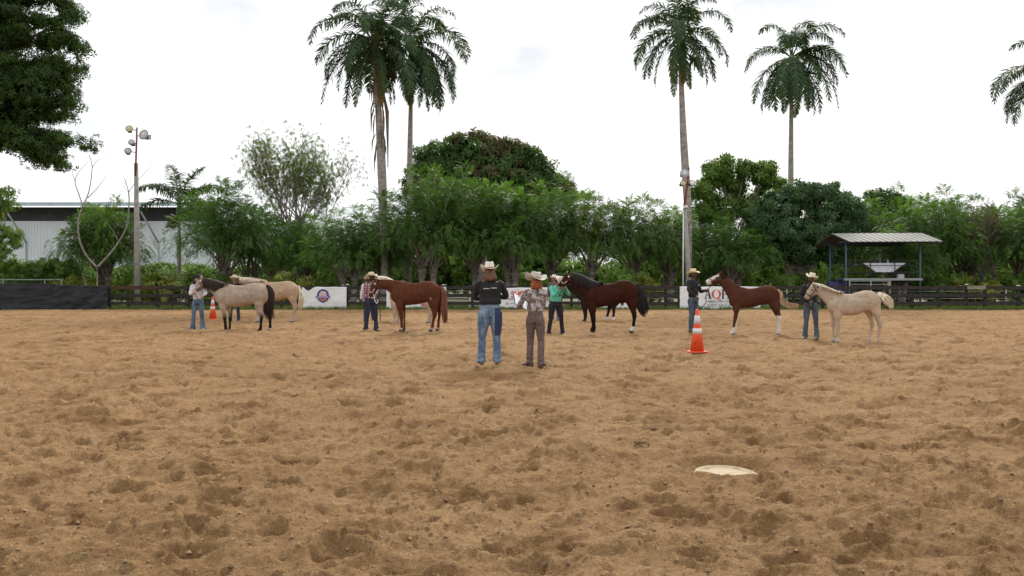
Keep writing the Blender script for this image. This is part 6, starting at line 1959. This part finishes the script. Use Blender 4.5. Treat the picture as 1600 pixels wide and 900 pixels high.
    for hp, kn, an, sx in legs:
        bt = an+Vector((0, .0, -.055*s))
        smoothtube(t, [hp+Vector((0, .01, .02)), hp.lerp(kn, .35)+Vector((0, .005, 0)), kn, kn.lerp(an, .45)+Vector((0, .012, 0)), an+Vector((0, 0, .05)), bt], [.092*s*wd*hp_, .090*s*wd*hp_, .066*s*hp_, .064*s*hp_, .062*s*flare, .075*s*flare], 14)
        # seat
        t.ell(hp+Vector((0, .050, -.045)), (.078*s*wd, .070*s, .085*s))
    co, fc = remesh(t.v, t.f, max(vox, .014), 2, .5)
    cx, cy, cz = co[:, 0], co[:, 1], co[:, 2]
    cr_ = fbm(cx*10, cz*16+cy*6, 3, 23)*.012
    low = np.clip((.35-cz)/.3, 0, 1); cr_ = cr_+low*.010*np.sin(cz*75+cx*20)
    nr = np.stack([np.sign(cx)*.7, np.sign(cy)*.7, 0*cx], -1)
    co = co+nr*cr_[:, None]
    tr = obj('trousers', co, fc, p['trousers'], e)
    if p.get('patch'):
        pass
    # belt and buckle
    V, Q = rings_to_mesh([[Vector((hx*s*wd*math.cos(2*PI*j/28), hy*s*(1+belly)*math.sin(2*PI*j/28), z*s)) for j in range(28)] for hx, hy, z in ((.136, .102, wz-.035), (.149, .114, wz-.03), (.148, .113, wz+.002), (.134, .100, wz+.006))])
    bl = obj('belt', V, Q, mat('belt_'+p.get('beltc', 'dark'), {'dark': (.03, .02, .015), 'brown': (.09, .05, .03)}[p.get('beltc', 'dark')], .5, .15), e)
    m = MB(); m.ell((0, -.118*s*(1+belly), (wz-.013)*s), (.038, .010, .028)); m.build('buckle', mat('buckle_silver', (.55, .53, .48), .3, .1, metal=.6), bl)
    # boots
    bm = mat('boot_'+p['boot'], {'tan': (.22, .15, .09), 'black': (.02, .018, .017), 'grey': (.15, .14, .12), 'brown': (.10, .06, .04), 'pale': (.42, .38, .34)}[p['boot']], .6, .2, 20)
    for (hp, kn, an, sx), fyaw in zip(legs, p.get('footyaw', (12, -12))):
        m = MB(); a = math.radians(fyaw)
        fd = Vector((math.sin(a), -math.cos(a), 0)); c = Vector((an.x, an.y, 0)); fs = Vector((fd.y, -fd.x, 0))
        rings = []
        for dd, hw_, hz_ in ((-.075, .018, .045), (-.065, .034, .075), (-.02, .038, .105), (.04, .038, .085), (.10, .046, .058), (.16, .044, .045), (.20, .030, .034), (.222, .010, .022)):
            q = c+fd*dd*s
            rings.append([q+fs*(hw_*math.cos(2*PI*j/12))+Vector((0, 0, hz_*.5*(1+math.sin(2*PI*j/12)))) for j in range(12)])
        m.add(*rings_to_mesh(rings))
        m.tube([c+Vector((0, 0, .03)), c+Vector((0, 0, .16))], [.045, .046], 10)
        m.box(c-fd*.035*s+Vector((0, 0, .002)), (.06, .06, .03), rz=a)
        m.build('boot', bm, e)
    # hair
    hr = p.get('hair')
    if hr:
        hm = mat('hairp_'+hr['name'], hr['col'], .45, .3, 60, col2=hr.get('col2'), stretch=(1, 1, .25))
        m = MB(); rnd = random.Random(int(p['px']))
        base = MB(); base.ell((0, .030, .165), (.079, .088, .088), n=14, m=9)
        Vv = [Mh@Vector(v) for v in base.v]; m.add(Vv, base.f)
        ln = hr['len']
        for i in range(hr.get('n', 60)):
            a = rnd.uniform(-.15, PI+.15); c, s_ = math.cos(a), math.sin(a)
            L2 = ln*rnd.uniform(.75, 1.05)*(1 if s_ > .2 else hr.get('side', .8))
            r0 = .078; fl_ = hr.get('fluff', .02)
            P0 = Vector((r0*c, .030+.086*s_, .165)); P1 = Vector((r0*1.10*c, .030+.098*s_, .165-L2*.35))
            P2 = Vector(((r0*1.10+fl_)*c+rnd.gauss(0, .006), .030+(.095+fl_)*s_, .165-L2*.72)); P3 = Vector(((r0*.95+fl_*.5)*c+rnd.gauss(0, .01), .030+(.085+fl_)*s_, .165-L2))
            w_ = hr.get('curl', 0)
            pts = catmull([P0, P1, P2, P3], 3)
            pts = [Mh@(Vector(q)+Vector((w_*math.sin(jj*1.9+i), w_*math.cos(jj*1.7+i), 0))) for jj, q in enumerate(pts)]
            m.tube(pts, [.016*s]*(len(pts)-2)+[.012*s, .004*s], 5, .7)
        m.build('hair', hm, e)
    # hat
    if 'hat' in p:
        h = p['hat']
        Mt = Mh@Matrix.Translation((0, .012, .200))@Matrix.Rotation(math.radians(h.get('tilt', -6)), 4, 'X')@Matrix.Rotation(math.radians(h.get('roll', 0)), 4, 'Y')
        build_hat(e, Mt, h['col'], h['band'], h.get('s', 1.0), h.get('brim', (.165, .20)), h.get('curl', .075), h.get('dip', .02), h.get('crown', .125), h['name'])
    p['root'] = e
    M = Mi.inverted()
    p['wL'] = M@(arms[0][2]+(arms[0][2]-arms[0][1]).normalized()*.07); p['wR'] = M@(arms[1][2]+(arms[1][2]-arms[1][1]).normalized()*.07)
    p['M'] = M; p['s'] = s
    return e

# ---------------- clothing materials
def jeans(name, hi, lo, worn=.5, panel=None):
    m, t, b = nodes(name)
    L = t.links
    tcn = t.nodes.new('ShaderNodeTexCoord')
    mpn = t.nodes.new('ShaderNodeMapping'); mpn.inputs['Scale'].default_value = (1, 1, .45); L.new(tcn.outputs['Object'], mpn.inputs['Vector'])
    n = t.nodes.new('ShaderNodeTexNoise'); n.inputs['Scale'].default_value = 7; n.inputs['Detail'].default_value = 6; n.inputs['Roughness'].default_value = .65
    L.new(mpn.outputs['Vector'], n.inputs['Vector'])
    r = t.nodes.new('ShaderNodeValToRGB'); r.color_ramp.elements[0].position = .38; r.color_ramp.elements[1].position = .38+.3*worn+.08
    r.color_ramp.elements[0].color = (*lo, 1); r.color_ramp.elements[1].color = (*hi, 1)
    L.new(n.outputs['Fac'], r.inputs['Fac'])
    last = r.outputs['Color']
    if panel:
        sp_ = t.nodes.new('ShaderNodeSeparateXYZ'); L.new(tcn.outputs['Object'], sp_.inputs['Vector'])
        fac = None
        for ax, op, v in (('X', 'LESS_THAN', panel[0]), ('Z', 'GREATER_THAN', panel[1]), ('Z', 'LESS_THAN', panel[2]), ('Y', 'GREATER_THAN', -.02)):
            q = t.nodes.new('ShaderNodeMath'); q.operation = op; q.inputs[1].default_value = v; L.new(sp_.outputs[ax], q.inputs[0])
            if fac is None: fac = q.outputs[0]
            else:
                q2 = t.nodes.new('ShaderNodeMath'); q2.operation = 'MULTIPLY'; L.new(fac, q2.inputs[0]); L.new(q.outputs[0], q2.inputs[1]); fac = q2.outputs[0]
        q = t.nodes.new('ShaderNodeMix'); q.data_type = 'RGBA'; q.inputs['B'].default_value = (.030, .045, .12, 1)
        L.new(fac, q.inputs['Factor']); L.new(last, q.inputs['A']); last = q.outputs['Result']
    L.new(last, b.inputs['Base Color'])
    b.inputs['Roughness'].default_value = .9
    n2 = t.nodes.new('ShaderNodeTexNoise'); n2.inputs['Scale'].default_value = 22; n2.inputs['Detail'].default_value = 3; L.new(tcn.outputs['Object'], n2.inputs['Vector'])
    bp = t.nodes.new('ShaderNodeBump'); bp.inputs['Distance'].default_value = .012; bp.inputs['Strength'].default_value = .8
    L.new(n2.outputs['Fac'], bp.inputs['Height']); L.new(bp.outputs['Normal'], b.inputs['Normal'])
    return m

def cloth_mat(name, col, col2=None, scale=5, pos=(.42, .58), bump=.012, bs=9, rough=.85, voronoi=False, plaid=None):
    m, t, b = nodes(name)
    L = t.links
    tcn = t.nodes.new('ShaderNodeTexCoord')
    n = t.nodes.new('ShaderNodeTexNoise'); n.inputs['Scale'].default_value = scale; n.inputs['Detail'].default_value = 5; n.inputs['Distortion'].default_value = 1.2 if voronoi else 0
    L.new(tcn.outputs['Object'], n.inputs['Vector'])
    r = t.nodes.new('ShaderNodeValToRGB'); r.color_ramp.elements[0].position = pos[0]; r.color_ramp.elements[1].position = pos[1]
    c = np.array(col); c2 = np.array(col2) if col2 is not None else c*.85
    r.color_ramp.elements[0].color = (*c2, 1); r.color_ramp.elements[1].color = (*c, 1)
    L.new(n.outputs['Fac'], r.inputs['Fac'])
    last = r.outputs['Color']
    if plaid:
        for dr in ('X', 'Z'):
            wv = t.nodes.new('ShaderNodeTexWave'); wv.wave_type = 'BANDS'; wv.bands_direction = dr; wv.inputs['Scale'].default_value = 4.0; wv.inputs['Distortion'].default_value = .6
            L.new(tcn.outputs['Object'], wv.inputs['Vector'])
            r2 = t.nodes.new('ShaderNodeValToRGB'); r2.color_ramp.elements[0].position = .4; r2.color_ramp.elements[1].position = .6
            r2.color_ramp.elements[0].color = (*plaid, 1); r2.color_ramp.elements[1].color = (1, 1, 1, 1)
            L.new(wv.outputs['Fac'], r2.inputs['Fac'])
            q = t.nodes.new('ShaderNodeMix'); q.data_type = 'RGBA'; q.blend_type = 'MULTIPLY'; q.inputs['Factor'].default_value = 1
            L.new(last, q.inputs['A']); L.new(r2.outputs['Color'], q.inputs['B']); last = q.outputs['Result']
    L.new(last, b.inputs['Base Color'])
    b.inputs['Roughness'].default_value = rough
    n2 = t.nodes.new('ShaderNodeTexNoise'); n2.inputs['Scale'].default_value = bs; n2.inputs['Detail'].default_value = 3; n2.inputs['Distortion'].default_value = .8; L.new(tcn.outputs['Object'], n2.inputs['Vector'])
    bp = t.nodes.new('ShaderNodeBump'); bp.inputs['Distance'].default_value = bump*2; bp.inputs['Strength'].default_value = 1
    L.new(n2.outputs['Fac'], bp.inputs['Height']); L.new(bp.outputs['Normal'], b.inputs['Normal'])
    return m

STRAW = (.66, .56, .40); IVORY = (.68, .63, .54)
def dY(py): return depth(py)

def people_specs():
    jb = jeans('jeans_mid', (.13, .20, .30), (.045, .08, .14)); jd = jeans('jeans_dark', (.035, .05, .085), (.016, .022, .045), .8)
    jf = jeans('jeans_faded', (.26, .32, .41), (.07, .12, .21), .6, (-.075, .50, .99)); jg = jeans('jeans_grey_blue', (.10, .135, .18), (.045, .07, .10)); jk = jeans('jeans_black', (.022, .022, .03), (.012, .012, .018), .8)
    blackS = cloth_mat('shirt_black', (.014, .014, .016), (.009, .009, .011)); whiteS = cloth_mat('shirt_white', (.66, .62, .68), (.56, .52, .58))
    mint = cloth_mat('shirt_mint', (.13, .58, .42), (.10, .50, .36)); flo = cloth_mat('shirt_floral', (.46, .425, .415), (.13, .10, .10), 15, (.47, .55), voronoi=True)
    pl = cloth_mat('shirt_plaid', (.52, .40, .43), plaid=(.62, .40, .46)); mauve = cloth_mat('trousers_mauve', (.155, .108, .100), (.115, .08, .073), 8)
    P = {}
    P['woman_white'] = dict(px=309, Y=dY(517.5), yaw=12, H=1.71, broad=.93, label='woman in a white shirt and black hat holding the buckskin horse', skin='pale', shirt=whiteS, trousers=jb, flare=1.35, boot='pale', footL=(.15, 0), footR=(-.15, .02),
        handR=(302.5, 457, -.35), handL=(318, 462, -.32), turn=30, hat=dict(col=(.012, .011, .012), band=('blk', (.03, .03, .03)), name='black', tilt=-4, curl=.06), hair=dict(name='dark', col=(.03, .02, .015), len=.15, n=40), sleeve=.8, beltc='brown')
    P['behind_buckskin'] = dict(px=366.5, Y=dY(504), yaw=20, H=1.74, label='person in dark jeans and a straw hat standing behind the buckskin horse', skin='tan', shirt=blackS, trousers=jd, boot='brown', footL=(.15, 0), footR=(-.15, .02), handL=(369, 455, -.2), turn=20, hat=dict(col=STRAW, band=('tan', (.2, .13, .08)), name='straw'), vox=.02)
    P['plaid'] = dict(px=580.5, Y=dY(517.2), yaw=28, H=1.80, broad=1.02, label='man in a pink plaid shirt, dark jeans and straw hat holding the chestnut mare', skin='deep', shirt=pl, trousers=jd, boot='tan', footL=(.16, 0), footR=(-.17, .02), handL=(587, 463, -.42), turn=25, hat=dict(col=STRAW, band=('tan', (.2, .13, .08)), name='straw', curl=.06, tilt=-8), footyaw=(25, 8), flare=1.15)
    P['behind_plaid'] = dict(px=575, Y=dY(505.5), yaw=20, H=1.74, label='person in jeans and a straw hat almost hidden behind the man in plaid', skin='deep', shirt=whiteS, trousers=jd, boot='brown', footL=(.20, 0), footR=(-.1, 0), hat=dict(col=STRAW, band=('tan', (.2, .13, .08)), name='straw'), vox=.02)
    P['judge_black'] = dict(px=765.5, Y=dY(575), yaw=186, H=1.745, broad=1.13, label='judge in a black shirt and faded jeans seen from behind, long brown hair', skin='pale', shirt=blackS, trousers=jf, boot='tan', flare=1.22, footL=(.155, 0), footR=(-.125, .03), tucked=False,
        waist=1.085, hips=1.10, handL=(.08, -.30, 1.14, 1), handR=(-.13, -.32, 1.17, 1), poleL=(.9, .35, -.5), poleR=(-.9, .35, -.5), pitch=14, turn=4, hat=dict(col=IVORY, band=('tan', (.42, .34, .22)), name='ivory', curl=.085, brim=(.178, .21), tilt=-4, crown=.14), hair=dict(name='brown', col=(.17, .075, .035), col2=(.07, .03, .016), len=.20, n=110, side=1.0, fluff=.018), crease=1.2)
    P['judge_floral'] = dict(px=836.5, Y=dY(576.5), yaw=168, H=1.60, broad=.96, label='judge in a grey floral shirt and brown trousers, red hair, holding papers', skin='pale', waist=1.09, hips=1.04, shirt=flo, trousers=mauve, boot='brown', flare=1.05, footL=(.10, -.02), footR=(-.115, .06),
        handL=(815.5, 478, .28), handR=(.02, -.30, 1.08, 1), poleL=(.5, .5, -.9), turn=38, pitch=4, footyaw=(50, -14), hat=dict(col=(.50, .45, .40), band=('greyb', (.33, .28, .24)), name='stone', curl=.085, brim=(.185, .21), s=1.2, tilt=-4, roll=-6, crown=.115), hair=dict(name='red', col=(.42, .12, .035), col2=(.20, .06, .02), len=.17, n=90, side=.9, fluff=.022, curl=.008))
    P['mint'] = dict(px=868.3, Y=dY(520.6), yaw=15, H=1.80, broad=1.12, belly=.03, label='man in a mint green shirt bowing his pale hat beside the bay horse', skin='tan', shirt=mint, trousers=jk, boot='grey', footL=(.22, 0), footR=(-.20, .02), lean=(.03, -.10, -.03), pitch=48, turn=20,
        handL=(885, 453, -.1), handR=(873, 452, -.40), hat=dict(col=(.62, .54, .46), band=('tan2', (.45, .38, .3)), name='sand', curl=.05, brim=(.185, .21), tilt=0, crown=.13))
    P['behind_mint'] = dict(px=866, Y=dY(502.5), yaw=10, H=1.74, label='person in a white hat and blue jeans half hidden behind the man in mint green', skin='tan', shirt=cloth_mat('shirt_tan', (.12, .10, .09)), trousers=jb, boot='grey', footL=(.16, 0), footR=(-.06, .02), hat=dict(col=(.70, .68, .64), band=('tan2', (.45, .38, .3)), name='white'), vox=.02)
    P['slim'] = dict(px=1083.2, Y=dY(521.8), yaw=30, H=1.80, broad=.93, label='slim man in a black shirt holding the lead of the young chestnut horse', skin='brown', shirt=blackS, trousers=jg, boot='grey', footL=(.09, .0), footR=(-.06, .02), handL=(1103, 454, -.15), handR=(1086.5, 463.5, -.32), turn=20, poleR=(-1, .2, -.3), poleL=(.3, .3, -1), curl=1.0,
        hat=dict(col=(.70, .58, .36), band=('blk', (.03, .03, .03)), name='yellow_straw', curl=.055, tilt=-8, crown=.13), hair=dict(name='black_h', col=(.015, .012, .011), len=.09, n=40))
    P['foal_handler'] = dict(px=1267, Y=dY(530.6), yaw=-12, H=1.71, broad=1.02, label='man in a black shirt, blue jeans and cream hat behind the cream foal', skin='brown', shirt=blackS, trousers=jg, boot='grey', footL=(.15, 0), footR=(-.14, .02), handR=(1257.5, 473, -.12), handL=(1268, 466, -.38), turn=-25, roll=4, flare=1.1, footyaw=(-20, -25),
        hat=dict(col=(.70, .63, .50), band=('cream_b', (.55, .48, .36)), name='cream_hat', curl=.07, roll=12, brim=(.175, .205), tilt=-8), beard=True)
    return P

def rope(name, pts, r, m, label, cat='lead rope'):
    mb = MB(); P = catmull([tuple(p) for p in pts], 6); mb.tube(P, r, 6)
    o = mb.build(name, m)
    tag(o, label, cat)
    return o

def build_people():
    P = people_specs()
    for k in P: build_person(P[k])
    rp = mat('lead_leather', (.055, .028, .018), .6, .2, 20); rb = mat('lead_black', (.02, .02, .022), .6, .2, 20); chain = mat('lead_chain', (.6, .58, .54), .3, .1, 20, metal=.5)
    H_ = HORSES
    def sag(a, b, d, n=3):
        out = [Vector(a)]
        for i in range(1, n+1):
            t = i/(n+1); q = Vector(a).lerp(Vector(b), t); q.z -= d*4*t*(1-t); out.append(q)
        return out+[Vector(b)]
    p = P['woman_white']; c = H_['buckskin']['ring']
    rope('lead_rope', [c]+sag(p['wR'], p['wL'], .16), .012, rp, 'brown lead strap between the woman in white and the buckskin')
    p = P['plaid']; c = H_['chestnut']['ring']
    rope('lead_rope', sag(c, at(589, 466, 26.8), .06)+[at(593.5, 470, 26.9), at(594, 485, 27.0), at(594.5, 502, 27.0)], .013, rp, 'brown lead strap hanging beside the dark jeans of the man in plaid')
    rope('lead_chain', [c+Vector((-.02, -.03, -.02)), at(586, 470, 26.9), at(589, 474, 26.9), at(592, 468, 26.9)], .014, chain, 'bright chain loop below the halter of the chestnut mare', 'lead chain')
    p = P['mint']; c = H_['bay']['ring']
    rope('lead_rope', [c, at(875, 458, 26.1), at(874, 463, 26.1), at(878, 461, 26.1), at(877.5, 475, 26.2), at(878, 492, 26.3)], .013, rb, 'black lead rope hanging before the man in mint green')
    p = P['slim']; c = H_['blaze']['ring']
    rope('lead_rope', [c]+sag(p['wL'], p['wR'], .0, 1)[:1]+[at(1103, 462, 26.0), at(1103.5, 470, 26.0), at(1100, 477, 26.0), at(1094, 480, 26.0), at(1089, 473, 26.0), p['wR']], .012, rb, 'black lead rope looping between the slim man and the young chestnut horse')
    p = P['foal_handler']; c = H_['foal']['ring']
    rope('lead_rope', [c, p['wL'], at(1270, 474, 23.5), at(1272, 482, 23.55), at(1275, 489, 23.6)], .012, rb, 'black lead rope held below the cream foal halter')
    # papers on a clipboard held by the judge in the floral shirt
    j = P['judge_floral']; Yj = j['Y']+.30
    e = empty('clipboard', at(812.5, 471.5, Yj)); e.rotation_euler = (math.radians(38), math.radians(26), math.radians(24))
    wp_ = mat('paper', (.80, .80, .82), .7, .03); bk = mat('clipboard_dark', (.03, .03, .032), .5, .1)
    m = MB(); m.box((0, 0, 0), (.26, .35, .008)); m.build('board', bk, e, False)
    m = MB(); m.box((.003, -.004, .008), (.248, .335, .006), rz=.01); m.box((-.002, -.01, .0125), (.216, .29, .002), rz=-.015); m.build('paper', wp_, e, False)
    m = MB(); m.box((0, .145, .016), (.10, .03, .012), bev=.003); m.build('clip', mat('clip_metal', (.4, .4, .42), .3, .05, metal=.6), e, False)
    tag(e, 'clipboard with white papers held by the judge in the floral shirt', 'clipboard')
    # unreadable white line across the back of the black shirt
    j = P['judge_black']
    M = j['M']; s = j['s']
    mb = MB(); rnd = random.Random(4)
    wm = mat('print_white', (.8, .8, .8), .5, .05)
    x = .115
    for k in range(13):
        if k == 6: x -= .022; continue
        h = .014+.006*(k % 3 == 0)
        mb.box((x*s, .138*s+.012-.25*abs(x)**2, (1.335+.010*(x < 0)+.001*(k % 2))*s), (.011, .006, h), rz=0)
        x -= .0175
    mb.build('lettering', wm, j['root'], False)
    # darker panel on the right leg of the faded jeans
    # small white badges
    for key, pos in (('slim', (.10, -.128, 1.33)), ('foal_handler', (-.10, -.125, 1.31))):
        q = P[key]; m = MB(); m.ell(Vector(pos)*q['s'], (.022, .010, .016)); m.build('badge', wm, q['root'])

def build_cone(px, pyb, h, label, tilt=0):
    Y = depth(pyb); x = (px-800)/F*Y
    om = mat('cone_orange', (.78, .085, .018), .5, .08, 5); wm = mat('cone_reflector', (.70, .66, .68), .4, .06, 12)
    e = empty('traffic_cone', (x, Y, ground_at(x, Y)), .35); e.rotation_euler.y = tilt
    tag(e, label, 'traffic cone', 'orange traffic cones in the arena')
    k = h/.915
    rb = .148*k; rt = .030*k; z0 = .03*k
    def R(z): return rb+(rt-rb)*(z-z0)/(h-z0)
    rg = []
    for z in (z0, .4*h, .7*h, h*.99, h): rg.append([Vector((R(z)*(1 if z < h else .7)*math.cos(2*PI*j/32), R(z)*(1 if z < h else .7)*math.sin(2*PI*j/32), z)) for j in range(32)])
    V, Q = rings_to_mesh(rg); obj('cone', V, Q, om, e)
    m = MB(); m.box((0, 0, .018*k), (.345*k, .345*k, .034*k), bev=.012); m.build('base', om, e, False)
    for a, b in ((.44, .565), (.665, .86)):
        rg = [[Vector(((R(z*h)+o_)*math.cos(2*PI*j/32), (R(z*h)+o_)*math.sin(2*PI*j/32), z*h)) for j in range(32)] for z, o_ in ((a, -.002), (a, .003), (b, .003), (b, -.002))]
        V, Q = rings_to_mesh(rg); obj('reflective_band', V, Q, wm, e)
    m = MB(); m.box((-R(.2*h)*.75, -R(.2*h)*.72, .23*h), (.02*k, .012, .035*k), rz=.7); m.build('scuff_mark', mat('cone_scuff', (.05, .02, .02), .7, .1), e, False)
# ================================================================== BUILD
for k_ in HORSES:
    sp_ = HORSES[k_]
build_sand()
ground_cover()
build_fence()
build_banners()
build_shed()
build_stand()
build_poles()
build_trees()
build_palms()
build_horses()
build_people()
build_cone(1089.3, 555.5, .90, 'tall orange cone with two white bands, nearest the camera')
build_cone(332.5, 500.5, .92, 'far orange cone beside the buckskin horse, behind the woman in white')
ground_things()
for m_ in list(bpy.data.meshes):
    if m_.users == 0: bpy.data.meshes.remove(m_)
